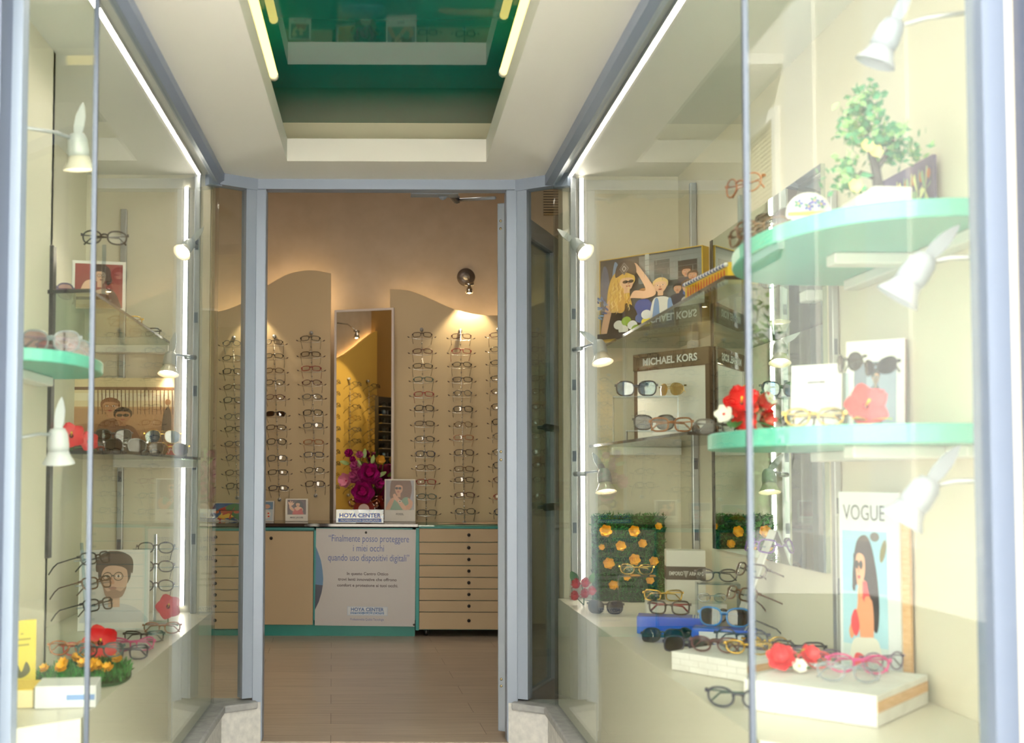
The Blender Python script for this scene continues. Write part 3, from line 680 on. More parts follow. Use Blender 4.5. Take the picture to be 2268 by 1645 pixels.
col(rG, 1107, 1117, [('rectangular', 'wine'), ('oval', 'black'), ('oval', 'black'), ('rectangular', 'black'), ('oval', 'brown'), ('square', 'brown'), ('square', 'black'), ('round', 'grey'), ('oval', 'black'), ('square', 'black'), ('oval', 'wine'), ('rectangular', 'red'), ('square', 'navy')], 'chrome display rod half hidden by the open door stile', 'half hidden by the open door stile')
col(rG, 1196, 1204, [('oval', 'black'), ('round', 'brown'), ('rectangular', 'grey'), ('square', 'black'), ('oval', 'wine')], 'chrome display rod seen through the glass of the open door', 'seen through the open door glass')
# the side wall, seen in the framed mirror
QS = Matrix.Translation((XS+.03, 0, 0)) @ Matrix.Rotation(math.radians(90), 4, 'Z')
for yy, wh in ((5.02, 'on the side wall by the dark rack'), (5.32, 'on the side wall in the yellow light'), (5.64, 'on the side wall deep in the room'), (5.96, 'on the side wall near the worktop end')):
    rod_column([(XS+.155, yy, 1.86-.105*i) for i in range(10)], [('rectangular', 'black'), ('oval', 'brown'), ('rectangular', 'black'), ('round', 'gold'), ('rectangular', 'grey')], 'chrome display rod of glasses %s' % wh, wh, 0, QS)
# dark sunglasses rack on the pier
t = thing('sunglasses_rack', 'dark lit rack of sunglasses on the side pier, seen in the mirror', 'rack', (-1.715, 4.86, 1.0))
MB().box(-.02, .02, 0, .30, 0, .75).build('back_board', M('#2a2622', .3), t)
for i in range(9): MB().box(.02, .06, .005, .295, .03+i*.078, .036+i*.078).build('ledge', CHROME, t)
for i in range(9):
    for k in (0, 1): glasses((-1.66, 4.93+k*.15, 1.037+i*.078), (0, 0, math.radians(90)), 'oversized' if (i+k) % 3 else 'square', 'black', 'dark sunglasses on the rack seen in the mirror', 'sunglasses on the mirrored rack', 'blue' if (i*2+k) % 5 == 0 else 'dark', True, .82)
# ------------------------------------------------------------------ shop furniture and fittings
YF = 7.225
CAB = M('#b9a587', .5); CABE = M('#b39a70', .6)
def X(px, py=1200, Y=YF): return at(px, py, Y).x
def Z(py, px=800, Y=YF): return at(px, py, Y).z
zt = Z(1168); zb = Z(1400)
def knob(mb_x, mb_z, parent, y, mat=None):
    return MB().lathe([(.0001, -.022), (.009, -.02), (.011, -.014), (.007, -.006), (.0075, 0), (.0001, 0)], 14, Matrix.Translation((mb_x, y, mb_z)) @ Matrix.Rotation(-math.pi/2, 4, 'X')).build('knob', mat or BLACK, parent)
# base unit with cream cupboard and poster bay
xa, xb, xc, xd = X(432), X(694), X(584), X(928)-.025
t = thing('base_cabinet', 'long teal base cabinet with cream cupboard door under the dark glossy worktop', 'cabinet', (0, YF, 0))
m = MB(); xL = X(556)+.026; m.box(xL, xd, .04, .46, .075, zt-.002); m.box(xL, xL+.02, 0, .05, .07, zt-.002); m.box(xd-.018, xd, .0, .05, .07, zt-.002); m.box(xb+.004, xb+.018, 0, .05, .07, zt-.002); m.box(xL, xd, 0, .05, zt-.016, zt-.002); m.box(xb, xd, 0, .05, .075, .10)
m.build('carcass', TEAL, t); MB().box(xL, xd, .02, .45, 0, .075).build('plinth', M('#1d8f8a', .4), t)
dr = bev(MB().box(xL+.022, xb, -.004, .018, .072, zt-.024).build('door', CAB, t), .002); knob(X(601), Z(1192), dr, -.004)
xe, xf = X(694)+.022, X(921)
MB().box(xe, xf, .018, .04, .102, zt-.02).build('bay_panel', M('#27928b', .4), t)
# drawer unit at the doorway's other side
def drawer_unit(label, x0, x1, rows, kx, top):
    t = thing('drawer_cabinet', label, 'drawers', (0, YF, 0))
    m = MB(); m.box(x0, x1, .025, .46, rows[-1]-.004, rows[0]+.012); m.box(x0-.02, x0, -.002, .46, rows[-1]-.004, rows[0]+.012); m.box(x1, x1+.02, -.002, .46, rows[-1]-.004, rows[0]+.012); m.box(x0-.02, x1+.02, -.002, .46, rows[0]+.002, rows[0]+.012); m.build('carcass', TEAL, t)
    MB().box(x0-.02, x1+.02, -.008, .46, rows[0]+.013, rows[0]+.021).build('glass_top', GLASS('#9fd9c8', .06, .45, '#7fc5b2', name='green_glass_top'), t)
    for i in range(len(rows)-1):
        d = bev(MB().box(x0+.002, x1-.002, -.004, .022, rows[i+1]+.002, rows[i]-.002).build('drawer', CAB, t), .002); knob(kx, (rows[i]+rows[i+1])/2+.004, d, -.004)
    return t
rows = [Z(y) for y in (1169.5, 1200, 1226, 1251.5, 1277.5, 1303, 1329, 1354.5, 1393.5)]
t = drawer_unit('cream drawer cabinet with eight drawers and black knobs beside the open door', X(928), X(1150), rows, X(1038), True)
for xx in (X(945), X(1140)):
    for yy in (.05, .40): MB().lathe([(.0001, -.012), (.02, -.012), (.024, -.006), (.024, .006), (.02, .012), (.0001, .012)], 16, Matrix.Translation((xx, yy, .0245)) @ Matrix.Rotation(math.pi/2, 4, 'Y')).build('castor', BLACK, t); MB().box(xx-.014, xx+.014, yy-.014, yy+.014, .03, rows[-1]-.004).build('castor_fork', BLACK, t)
rows2 = [Z(y) for y in (1176, 1206.5, 1231, 1256, 1281, 1306.5, 1331.5, 1356.5, 1394)]
t = drawer_unit('cream drawer cabinet with black knobs seen through the narrow side pane', X(395), X(556), rows2, X(478.5), False)
MB().box(X(395)-.02, X(556)+.018, .02, .45, 0, rows2[-1]-.006).build('plinth', M('#1d8f8a', .4), t)
# dark glossy worktop
wt = bpy.data.materials.new('dark_glossy_laminate'); wt.use_nodes = True
b = wt.node_tree.nodes['Principled BSDF']; b.inputs['Base Color'].default_value = lin('#2a1a1f'); b.inputs['Roughness'].default_value = .06; b.inputs['Specular IOR Level'].default_value = .8
ztop = zt+.026
o = bev(MB().box(X(390), X(926), YF-.02, YP-.005, zt+.004, ztop).build('worktop', wt), .003)
tag(o, 'dark glossy worktop running along the wall under the mirror', 'worktop')
# framed mirror leaning on the panel, turned a little to the side wall
mc = at(804, 1152, 7.60); mw = (X(870, 900, 7.6)-X(738, 900, 7.6))*1.05; mh = at(804, 686, 7.6).z-ztop
t = thing('framed_mirror', 'tall white-framed mirror standing on the dark worktop', 'mirror', (mc.x, 7.56, ztop+.001), (0, 0, math.radians(-17.5)))
MB().box(-mw/2+.012, mw/2-.012, .004, .012, .012, mh-.012).build('mirror_glass', M('#efe9dc', .01, 1.0, name='silvered_glass'), t)
WF = M('#d9d0cc', .4)
m = MB(); m.box(-mw/2, -mw/2+.016, 0, .02, 0, mh); m.box(mw/2-.016, mw/2, 0, .02, 0, mh); m.box(-mw/2+.016, mw/2-.016, 0, .02, 0, .016); m.box(-mw/2+.016, mw/2-.016, 0, .02, mh-.016, mh); m.box(-mw/2+.005, mw/2-.005, .012, .02, .01, mh-.01); bev(m.build('frame', WF, t), .002)
# wall lamp on the plaster
def wall_lamp(p, nrm, label, beam, energy, lit=False):
    q = Vector(nrm).to_track_quat('Z', 'Y').to_matrix().to_4x4(); t = thing('wall_lamp', label, 'lamp', p)
    MB().lathe([(.0001, 0), (.062, 0), (.064, .006), (.060, .012), (.0001, .012)], 32, q).build('back_plate', M('#6f6763', .35, .6), t)
    MB().lathe([(.0001, .012), (.026, .012), (.024, .03), (.0001, .034)], 24, q).build('boss', STEEL, t)
    n_ = Vector(nrm).normalized(); a = n_*.03; c = n_*.30+Vector((0, 0, -.10))
    MB().tube([a, n_*.2+Vector((0, 0, -.03)), c], .005, 8).build('arm', CHROME, t)
    MB().tube([c+Vector((-.03, 0, 0)) if abs(n_.y) > .5 else c+Vector((0, -.03, 0)), c+Vector((.03, 0, 0)) if abs(n_.y) > .5 else c+Vector((0, .03, 0))], .012, 10).build('joint', CHROME, t)
    MB().lathe([(.0001, 0), (.010, 0), (.012, -.02), (.02, -.03), (.03, -.062), (.027, -.062), (.017, -.032), (.0001, -.026)], 24, Matrix.Translation(c)).build('shade', CHROME, t)
    MB().ball(c+Vector((0, 0, -.052)), .014).build('bulb', EM('#ffe2b0', 18 if not lit else 60, 'wall_bulb_glow'), t)
    d = bpy.data.lights.new('wall_lamp_beam', 'SPOT'); d.energy = energy; d.color = (1, .80, .48); d.spot_size = math.radians(95); d.spot_blend = .5; d.shadow_soft_size = .02
    o = bpy.data.objects.new('wall_lamp_beam', d); COL.objects.link(o); o.parent = t; o.location = c+Vector((0, 0, -.07)); o.rotation_euler = Vector(beam).to_track_quat('-Z', 'Y').to_euler()
p = at(1032, 614, 7.95); wall_lamp((p.x, 7.949, p.z), (0, -1, 0), 'round steel wall lamp on the plaster above the drawers', (.0, .10, -1), 14)
p = at(575, 640, 7.95); wall_lamp((p.x, 7.949, p.z), (0, -1, 0), 'wall lamp mostly hidden behind the arched panel by the door post', (0, .10, -1), 5)
wall_lamp((-1.999, 5.5, 2.42), (1, 0, 0), 'round wall lamp with bright bulb on the side wall, seen in the mirror', (-.12, 0, -1), 45, True)
# vent grille high on the back wall
p0, p1 = at(1204, 476, 7.94), at(1223, 418, 7.94)
t = thing('vent_grille', 'pale slatted vent grille high on the back wall seen through the side pane', 'vent', (p0.x, 7.949, p0.z))
w_, h_ = p1.x-p0.x, p1.z-p0.z
MB().box(0, w_+.06, -.006, 0, 0, h_).build('backing', M('#5d5247', .7), t)
for i in range(10): MB().box(0, w_+.06, -.014, -.006, i*h_/10+.004, i*h_/10+h_/16).build('slat', M('#c8b494', .5), t)
# the open door leaf
h0 = at(1105, 1000, 4.50); zt_ = 2.12
h1 = atz(1218, 530, zt_)
d = Vector((h1.x-h0.x, h1.y-4.50, 0)); wl = d.length; ang = math.atan2(d.y, d.x)
door = thing('door_1', 'open glass shop door with grey aluminium frame and black bars', 'door', (h0.x-.006, 4.50, .02), (0, 0, ang)); door['kind'] = 'structure'
hh = zt_-.02; DA = M('#8f98a6', .38, .2)
m = MB(); m.box(0, .075, -.045, 0, 0, hh); m.box(wl-.075, wl, -.045, 0, 0, hh); m.box(.075, wl-.075, -.045, 0, 0, .10); m.box(.075, wl-.075, -.045, 0, hh-.08, hh); bev(m.build('leaf_frame', DA, door), .004)
MB().box(.075, wl-.075, -.026, -.018, .10, hh-.08).build('pane', GLASS('#c4d2cf', .06, name='door_glass'), door)
for yy in (963, 1128):
    zz = at(1220, yy, h1.y).z
    hb = MB().tube([(.40, -.085, zz), (wl-.01, -.085, zz)], .016, 12)
    for xx in (.42, wl-.05): hb.tube([(xx, -.085, zz), (xx, -.044, zz)], .009, 8)
    hb.build('push_bar', M('#1b1f22', .3), door)
for yy in (490, 507, 1000, 1018, 1503, 1518):
    pz = at(1110, yy, 4.5).z; MB().ball((-.0015, -.015, pz-.02), .0055, sc=(.5, 1, 1)).build('screw', M('#a79a7a', .3, .9), door)
t = thing('door_closer', 'grey scissor arm of the door closer at the top of the doorway', 'door closer', (0, 0, 0))
e1, e2, e3 = at(978, 405, 4.62), at(1012, 443, 4.90), at(1096, 438, 4.58)
MB().box(e1.x-.13, e1.x+.06, 4.468, 4.53, HZ+.0, HZ+.055).build('body', DA, t)
MB().tube([(e1.x, 4.51, HZ+.0), tuple(e1), tuple(e2)], .017, 8).build('main_arm', DA, t)
MB().tube([tuple(e2), tuple(e3)], .007, 8).build('forearm', DA, t)
MB().tube([tuple(e2+Vector((0, 0, -.012))), tuple(e2+Vector((0, 0, .016)))], .013, 10).build('elbow', DA, t)
# ------------------------------------------------------------------ flowers, plants
GREEN = M('#2f6b34', .5); GREEN2 = M('#4d8a3a', .5); YEL = M('#f2b52a', .5)
def petal(L_, w, cup, n=7, m=5, ruf=.0):
    vs = []; fs = []
    for i in range(n+1):
        t = i/n; ww = w*math.sin(math.pi*min(1, t*.86+.10))**.8
        for j in range(m+1):
            s_ = (j/m-.5)*2
            vs.append(Vector((s_*ww/2, t*L_, cup*t*t*L_+.25*cup*s_*s_*L_*t+ruf*math.sin(s_*6+t*7)*L_*t)))
    for i in range(n):
        for j in range(m): a = i*(m+1)+j; fs.append((a, a+1, a+m+2, a+m+1))
    return vs, fs
def frame_of(c, nrm): return Matrix.Translation(Vector(c)) @ Vector(nrm).normalized().to_track_quat('Z', 'Y').to_matrix().to_4x4()
def hibiscus(c, nrm, r, mat, heart, parent, k=5, layers=1, cup=.35, yellow=True):
    q = frame_of(c, nrm); m = MB()
    for l in range(layers):
        for i in range(k):
            vs, fs = petal(r*(1-.22*l), r*1.05*(1-.2*l), cup+.45*l, ruf=.06)
            m.add([q @ Matrix.Rotation(2*math.pi*(i+.5*l)/k+.3, 4, 'Z') @ Matrix.Translation((0, 0, .004*l)) @ v for v in vs], fs, 0, True)
    bl = m.build('bloom', mat, parent)
    if heart: MB().lathe([(.0001, .002), (r*.16, .003), (r*.1, r*.12), (.0001, r*.15)], 10, q).build('heart', heart, bl)
    if yellow:
        MB().tube([q @ Vector((0, 0, 0)), q @ Vector((0, r*.08, r*.4)), q @ Vector((0, r*.16, r*.62))], [r*.05, r*.04, r*.07], 6).build('stamen', M('#e9c53a', .5), bl)
    return bl
def leaf(c, d, L_, w, mat, parent, up=(0, 0, 1)):
    vs, fs = petal(L_, w, -.25); d = Vector(d).normalized(); x = d.cross(Vector(up)).normalized(); z = x.cross(d)
    q = Matrix.Translation(Vector(c)) @ Matrix((x, d, z)).transposed().to_4x4()
    MB().add([q @ v for v in vs], fs, 0, True).build('leaf', mat, parent)
RED = M('#d4161f', .45); CORAL = M('#e8434c', .5); DRED = M('#5d0c14', .6); WHITEP = M('#f4f0e6', .5)
# red flowers on the lower teal tray
p = at(1648, 935, 2.62); p.z = ZT2+.001
t = thing('flower_bunch', 'bunch of bright red artificial flowers with broad green leaves on the lower teal tray', 'flowers', p)
hibiscus((-.012, -.02, .066), (-.25, -1, .35), .042, RED, DRED, t, 5, 2); hibiscus((.035, .0, .062), (.5, -.8, .3), .034, RED, DRED, t, 5, 2, yellow=False)
hibiscus((-.01, -.03, .026), (-.1, -1, -.1), .03, RED, None, t, 5, 2, yellow=False); hibiscus((.045, -.01, .030), (.4, -.9, 0), .024, RED, None, t, 5, 2, yellow=False)
hibiscus((-.052, -.02, .042), (-.6, -.9, .2), .022, WHITEP, M('#d43a3f', .5), t, 5, 1, yellow=False); hibiscus((.055, -.01, .078), (.5, -.8, .5), .018, WHITEP, M('#e6d23c', .5), t, 5, 1, yellow=False)
leaf((0, -.01, .03), (.75, -.5, -.05), .085, .045, GREEN, t); leaf((-.02, -.01, .03), (-.35, -.7, -.05), .06, .035, GREEN, t); leaf((.02, .01, .03), (.9, .2, 0), .07, .03, GREEN, t)
MB().tube([(0, 0, .0), (0, -.01, .03), (-.01, -.015, .06)], .003, 6).tube([(0, 0, .001), (.02, -.005, .03), (.035, 0, .055)], .002, 6).build('stem', GREEN2, t)
# pink-red hibiscus on the tray
p = at(1915, 935, 2.22); p.z = ZT2+.001
t = thing('hibiscus_flower', 'single large coral-red hibiscus standing upright on the lower teal tray by the rods', 'flowers', p)
hibiscus((0, -.004, .038), (-.1, -1, .15), .044, CORAL, M('#8a2036', .5), t, 5, 1, .25); MB().tube([(0, 0, 0), (0, 0, .036)], .003, 6).build('stem', GREEN2, t)
for a in (-.045, -.035, .045): leaf((0, 0, .006), (a*10, -.4, .25), .05, .02, M('#a9c84a', .5), t)
# potted tree on the upper tray
p = at(1942, 470, 2.18); p.z = ZT1+.001
t = thing('potted_tree', 'small artificial tree with pale leaves in a white box pot on the upper teal tray', 'plant', p)
bev(MB().prism([(-.055, 0), (.05, 0), (.052, .048), (-.02, .050), (-.055, .028)], -.04, .04, axis='y').build('pot', M('#f3efec', .5), t), .003)
TR = M('#4e4a4c', .7)
m = MB().tube([(.005, 0, .046), (0, 0, .09), (-.01, 0, .125), (-.02, 0, .17)], [.011, .009, .006, .004], 8).tube([(0, 0, .09), (.02, 0, .12), (.035, .0, .15)], [.006, .005, .003], 6).tube([(.0, 0, .075), (-.03, 0, .085), (-.055, 0, .065)], [.006, .005, .003], 6); m.build('trunk', TR, t)
rn = random.Random(5); fo = MB()
for cx, cz, sx, sz, k in ((-.03, .185, .038, .045, 210), (.02, .15, .045, .025, 170), (-.06, .075, .025, .035, 100), (.06, .125, .035, .015, 80), (-.02, .225, .03, .02, 70)):
    for i in range(k):
        c = Vector((cx+rn.gauss(0, sx*.55), rn.gauss(0, .025), cz+rn.gauss(0, sz*.55))); d = Vector((rn.gauss(0, 1), rn.gauss(0, 1), rn.gauss(.2, .8))).normalized(); e = d.cross(Vector((rn.gauss(0, 1), rn.gauss(0, 1), .3))).normalized()
        fo.add([c, c+d*.009+e*.006, c+d*.019, c+d*.009-e*.006], [(0, 1, 2, 3)], 1 if rn.random() < .35 else 0)
fo.build('foliage', [M('#3f8f63', .5), M('#8fbf7c', .5)], t)
for cx, cz in ((-.03, .128), (-.015, .118), (-.055, .05)): hibiscus((cx, -.03, cz), (0, -1, .2), .014, M('#f4e39a', .5), None, t, 6, 1, yellow=False)
# camellias in the far corner by the LED strip
p = at(1284, 1335, 4.12); p.z = ZR+.001; p.x = .735
t = thing('camellia_bunch', 'small bunch of red pompon camellias at the foot of the upright LED strip', 'flowers', p)
for dx, dz, r in ((-.03, .075, .019), (.004, .079, .019), (-.035, .032, .018), (.002, .04, .018), (.028, .05, .017)):
    q = MB(); c = Vector((dx, -.012, dz)); q.ball(c, r*.8)
    for i in range(26):
        a = i*2.4; zz = 1-2*(i+.5)/26; rr = math.sqrt(1-zz*zz); nv = Vector((rr*math.cos(a), rr*math.sin(a), zz)); vs, fs = petal(r*.75, r*.8, .5, 4, 3); qq = frame_of(c+nv*r*.62, (nv+Vector((0, 0, .4)))); q.add([qq @ v for v in vs], fs, 0, True)
    q.build('bloom', M('#c8202c', .5), t)
leaf((-.025, -.01, .08), (-.45, -.1, .9), .045, .03, GREEN, t, (0, -1, 0)); leaf((.02, -.01, .08), (.4, -.1, .8), .04, .022, GREEN2, t, (0, -1, 0)); leaf((0, -.02, .02), (.8, -.5, .1), .05, .03, M('#28344a', .5), t)
MB().tube([(0, 0, 0), (0, -.01, .04), (-.01, -.012, .075)], .0025, 6).tube([(0, 0, 0), (-.03, -.01, .03)], .002, 6).build('stem', GREEN, t)
# flowers in the other case
def lone_hibiscus(px, py, Y, z, r, label, mat, stemh, nrm=(.3, -1, .2), lv=True):
    p = at(px, py, Y); p.z = z+.001; t = thing('hibiscus_flower', label, 'flowers', p)
    hibiscus((0, 0, stemh), nrm, r, mat, DRED, t, 5, 1, .3); MB().tube([(0, .004, 0), (0, .003, stemh)], .0025, 6).build('stem', GREEN, t)
    if lv: leaf((0, .005, .012), (-.9, -.2, .25), r*1.3, r*.6, GREEN2, t); leaf((0, .005, .01), (.7, -.4, .1), r, r*.5, GREEN, t)
    return t
lone_hibiscus(222, 1400, 3.2, ZL, .052, 'big red hibiscus standing before the bearded portrait board on the counter', RED, .052)
lone_hibiscus(372, 1350, 3.95, ZL, .045, 'crimson hibiscus with a green leaf near the upright LED strip on the counter', M('#c21f33', .5), .065)
lone_hibiscus(116, 1000, 2.98, ZS4+.0085, .038, 'red and white flower half cut by the street glass joint on the dark-edged shelf', M('#cf2430', .5), .042, lv=False).location.y = 3.16
lone_hibiscus(196, 1000, 3.3, ZS4+.0085, .03, 'small red flower with yellow sprig at the near end of the dark-edged shelf', M('#cf2a35', .5), .03)
# red flowers among the frames on the white slab
SLAB = ZR+.062
p = at(1760, 1505, 2.40); p.z = SLAB+.001; p.x = .86
t = thing('flower_bunch', 'coral-red blossoms with a white daisy lying on the big white slab', 'flowers', p)
hibiscus((-.02, -.01, .026), (-.4, -1, .5), .03, CORAL, None, t, 6, 3, yellow=False); hibiscus((.045, .01, .03), (.2, -1, .5), .022, CORAL, None, t, 6, 2, yellow=False); hibiscus((.01, -.03, .013), (0, -1, .5), .016, WHITEP, M('#efd34a', .5), t, 7, 1, yellow=False)
leaf((.01, 0, .025), (.3, -.2, .6), .03, .012, M('#9cc13d', .5), t); MB().tube([(.05, .01, .003), (0, .005, .005), (-.02, 0, .02)], .002, 6).build('stem', GREEN2, t)
# grass mat and grass panel with yellow blossoms
def grass(mb, pts, nrm, hgt, rn, mats=3):
    nrm = Vector(nrm)
    for c in pts:
        d = (nrm+Vector((rn.gauss(0, .5), rn.gauss(0, .5), rn.gauss(0, .5)))).normalized(); e = d.cross(Vector((rn.gauss(0, 1), rn.gauss(0, 1), rn.gauss(0, 1)))).normalized()*.0022; c = Vector(c); l_ = hgt*rn.uniform(.6, 1.2)
        mb.add([c-e, c+e, c+d*l_*.6+e*.8, c+d*l_, c+d*l_*.6-e*.8], [(0, 1, 2, 3, 4)], rn.randrange(mats))
GRS = [M('#2c7a3a', .6), M('#3f9a48', .6), M('#1f5a2e', .6)]
p = at(290, 1455, 2.95); p.z = ZL+.001; p.x = -.765
t = thing('grass_mat', 'thick artificial grass mat with yellow blossoms lying on the counter edge', 'artificial grass', p, (0, 0, math.radians(6)))
MB().prism(blob([(-.115, -.13), (.02, -.15), (.105, -.10), (.11, .06), (.05, .15), (-.08, .13)], 5), 0, .006).build('backing', M('#1d4a28', .8), t)
m = MB(); outl = blob([(-.115, -.13), (.02, -.15), (.105, -.10), (.11, .06), (.05, .15), (-.08, .13)], 5)
rn = random.Random(9); pts = []
while len(pts) < 2600:
    a, r_ = rn.random()*2*math.pi, math.sqrt(rn.random())*.97; i = int(a/(2*math.pi)*len(outl)) % len(outl); pts.append((outl[i][0]*r_, outl[i][1]*r_, .005+.012*rn.random()))
grass(m, pts, (0, 0, 1), .024, rn); m.build('foliage', GRS, t)
for i in range(13): hibiscus((-.09+.17*rn.random(), -.10+.21*rn.random(), .034), (rn.gauss(0, .3), -.5, 1), .013+.005*rn.random(), YEL, M('#b5741a', .6), t, 6, 2, yellow=False)
pa_ = at(1318, 1352, 4.22); t = thing('hedge_board', 'upright artificial hedge panel dotted with yellow blossoms under the hanging bell lamp', 'artificial grass', (.925, 4.235, ZR+.001), (math.radians(-5), 0, math.radians(-6)))
MB().box(-.135, .135, .0, .012, 0, .32).build('backing', M('#1d4a28', .8), t)
rn = random.Random(12); m = MB(); pts = [(rn.uniform(-.135, .135), -.004*rn.random(), rn.uniform(.003, .325)) for _ in range(4200)]
grass(m, pts, (0, -.8, .35), .018, rn); m.build('foliage', GRS, t)
for px, pz, r in ((-.085, .26, .024), (.02, .26, .022), (.05, .215, .017), (-.03, .205, .02), (.02, .155, .022), (-.075, .14, .022), (-.06, .06, .018), (.09, .15, .018), (.11, .28, .014), (-.1, .20, .012), (.075, .08, .016), (-.01, .09, .014)):
    hibiscus((px, -.022, pz), (0, -1, .1), r, YEL, M('#c98a1e', .6), t, 6, 2, yellow=False)
# vase of roses on the worktop before the framed mirror
p = at(806, 1150, 7.42); p.z = ztop+.001
t = thing('rose_vase', 'ornate red and gold vase of magenta roses on the worktop before the mirror', 'vase', p)
VAM = M('#8e2a2a', .15, .1, .5); AMB = GLASS('#c9722e', .08, .55, '#b0602a', name='amber_glass')
MB().lathe([(.0001, 0), (.05, 0), (.055, .006), (.045, .014), (.03, .022), (.033, .034), (.062, .055), (.075, .085), (.07, .11), (.05, .135), (.04, .15), (.048, .168), (.044, .168), (.036, .15), (.0001, .14)], 28).build('vase_body', VAM, t)
for s in (-1, 1): MB().tube([(s*.055, 0, .13), (s*.085, 0, .15), (s*.10, 0, .135), (s*.092, 0, .11), (s*.074, 0, .10)], .007, 8).build('handle', AMB, t)
MB().add([(x*.036, -.076+.0, .085+z*.036) for x, z in ell(0, 0, 1, 1)], [tuple(range(20))[::-1]]).build('medallion', M('#c9a49a', .4), t)
def rose(c, nrm, r, mats, parent):
    q = frame_of(c, nrm); m = MB(); k = 0
    for ring, (cnt, cup, sc) in enumerate(((3, 2.6, .42), (4, 1.7, .62), (5, 1.0, .82), (6, .45, 1.0))):
        for i in range(cnt):
            vs, fs = petal(r*sc, r*1.15*sc, cup, 6, 5, .05); m.add([q @ Matrix.Rotation(2*math.pi*i/cnt+ring*.5, 4, 'Z') @ Matrix.Translation((0, r*.03*ring, -r*.10*ring)) @ v for v in vs], fs, ring % 2, True)
    return m.build('rose', mats, parent)
MAG = [M('#c11c86', .5), M('#8f1263', .5)]; PNK = [M('#d46aa8', .5), M('#b64a86', .5)]
rose((-.005, -.07, .195), (-.05, -1, .1), .072, MAG, t); rose((.03, -.05, .315), (.1, -1, .2), .07, MAG, t); rose((-.055, -.04, .295), (-.4, -1, .2), .045, PNK, t)
rose((-.055, -.02, .365), (-.3, -1, .4), .036, PNK, t); rose((.095, -.02, .255), (.6, -1, .1), .036, MAG, t); rose((-.10, -.01, .45), (-.3, -1, .3), .028, MAG, t); rose((-.03, -.01, .44), (0, -1, .4), .024, PNK, t); rose((-.075, -.01, .41), (0, -1, .4), .02, MAG, t)
hibiscus((-.115, -.03, .27), (-.5, -1, .1), .05, M('#d98aa6', .5), M('#b02258', .5), t, 6, 2, .5, False); hibiscus((.10, -.02, .40), (.3, -1, .3), .035, M('#c99a3a', .5), None, t, 6, 2, .7, False)
for c, d in (((-.02, -.02, .35), (-.3, -.3, .8)), ((.05, 0, .38), (.2, -.2, .9)), ((-.10, 0, .38), (-.7, -.3, .2)), ((.09, 0, .3), (.8, -.2, .4)), ((0, 0, .42), (.1, -.2, 1))): leaf(c, d, .06, .028, M('#8fa860', .4), t, (0, -1, 0))
MB().tube([(0, 0, .15), (-.03, 0, .3), (-.09, 0, .44)], .003, 5).tube([(0, 0, .15), (.03, -.01, .30), (.06, 0, .40)], .003, 5).tube([(0, 0, .15), (-.05, -.01, .25), (-.1, -.01, .27)], .003, 5).tube([(0, 0, .15), (.05, -.005, .22), (.09, -.005, .25)], .003, 5).tube([(0, 0, .15), (-.02, 0, .36), (-.03, 0, .435)], .003, 5).build('stem', M('#5f7a3c', .5), t)
# ------------------------------------------------------------------ printed cards and boards
SKIN = '#d9a98a'
def head(cx, cy, r, skin=SKIN, hair='#2a1c18', specs=None, long=False, turn=0.0, mouth='#a33a3a', hairtop=True):
    s = []
    if long: s.append((hair, blob([(cx-r*1.15, cy-r*1.9), (cx-r*1.3, cy), (cx-r*.8, cy+r*1.25), (cx, cy+r*1.5), (cx+r*.85, cy+r*1.2), (cx+r*1.25, cy), (cx+r*1.2, cy-r*1.9), (cx+r*.5, cy-r*1.3), (cx-r*.5, cy-r*1.3)])))
    else: s.append((hair, ell(cx, cy+r*.35, r*1.02, r*1.08)))
    s.append((skin, rect(cx-r*.35, cx+r*.35, cy-r*1.7, cy-r*.6)))
    s.append((skin, blob([(cx-r*.8, cy+r*.2), (cx-r*.72, cy-r*.5), (cx-r*.3+turn*r, cy-r*1.08), (cx+r*.3+turn*r, cy-r*1.08), (cx+r*.72, cy-r*.5), (cx+r*.8, cy+r*.2), (cx+r*.5, cy+r*.95), (cx-r*.5, cy+r*.95)])))
    if hairtop: s.append((hair, blob([(cx-r*.95, cy-r*.1), (cx-r*.95, cy+r*.8), (cx-r*.3, cy+r*1.3), (cx+r*.5, cy+r*1.25), (cx+r*.98, cy+r*.7), (cx+r*.93, cy-r*.1), (cx+r*.72, cy+r*.5), (cx+r*.1, cy+r*.72), (cx-r*.6, cy+r*.62)])))
    t_ = turn*r
    for q in (-1, 1):
        ex = cx+t_+q*r*.34
        if specs == 'dark': s.append(('#140f10', ell(ex, cy+r*.08, r*.33, r*.25)))
        else:
            s.append(('#f3ece6', ell(ex, cy+r*.1, r*.16, r*.08))); s.append(('#2a1a16', ell(ex, cy+r*.1, r*.07, r*.08))); s.append((hair, blob([(ex-r*.22, cy+r*.27), (ex, cy+r*.36), (ex+r*.22, cy+r*.28), (ex, cy+r*.30)], 3)))
            if specs: o = ell(ex, cy+r*.08, r*.30, r*.26); i_ = ell(ex, cy+r*.08, r*.25, r*.21); s += [(specs, [o[k], o[(k+1) % 20], i_[(k+1) % 20], i_[k]]) for k in range(20)]
    if specs: s.append(('#140f10' if specs == 'dark' else specs, rect(cx+t_-r*.1, cx+t_+r*.1, cy+r*.10, cy+r*.17)))
    s.append(('#b98468', blob([(cx+t_*1.3-r*.05, cy+r*.05), (cx+t_*1.3+r*.14, cy-r*.32), (cx+t_*1.3-r*.1, cy-r*.34)], 3)))
    s.append((mouth, blob([(cx+t_-r*.26, cy-r*.6), (cx+t_, cy-r*.52), (cx+t_+r*.26, cy-r*.6), (cx+t_, cy-r*.74)], 4)))
    return s
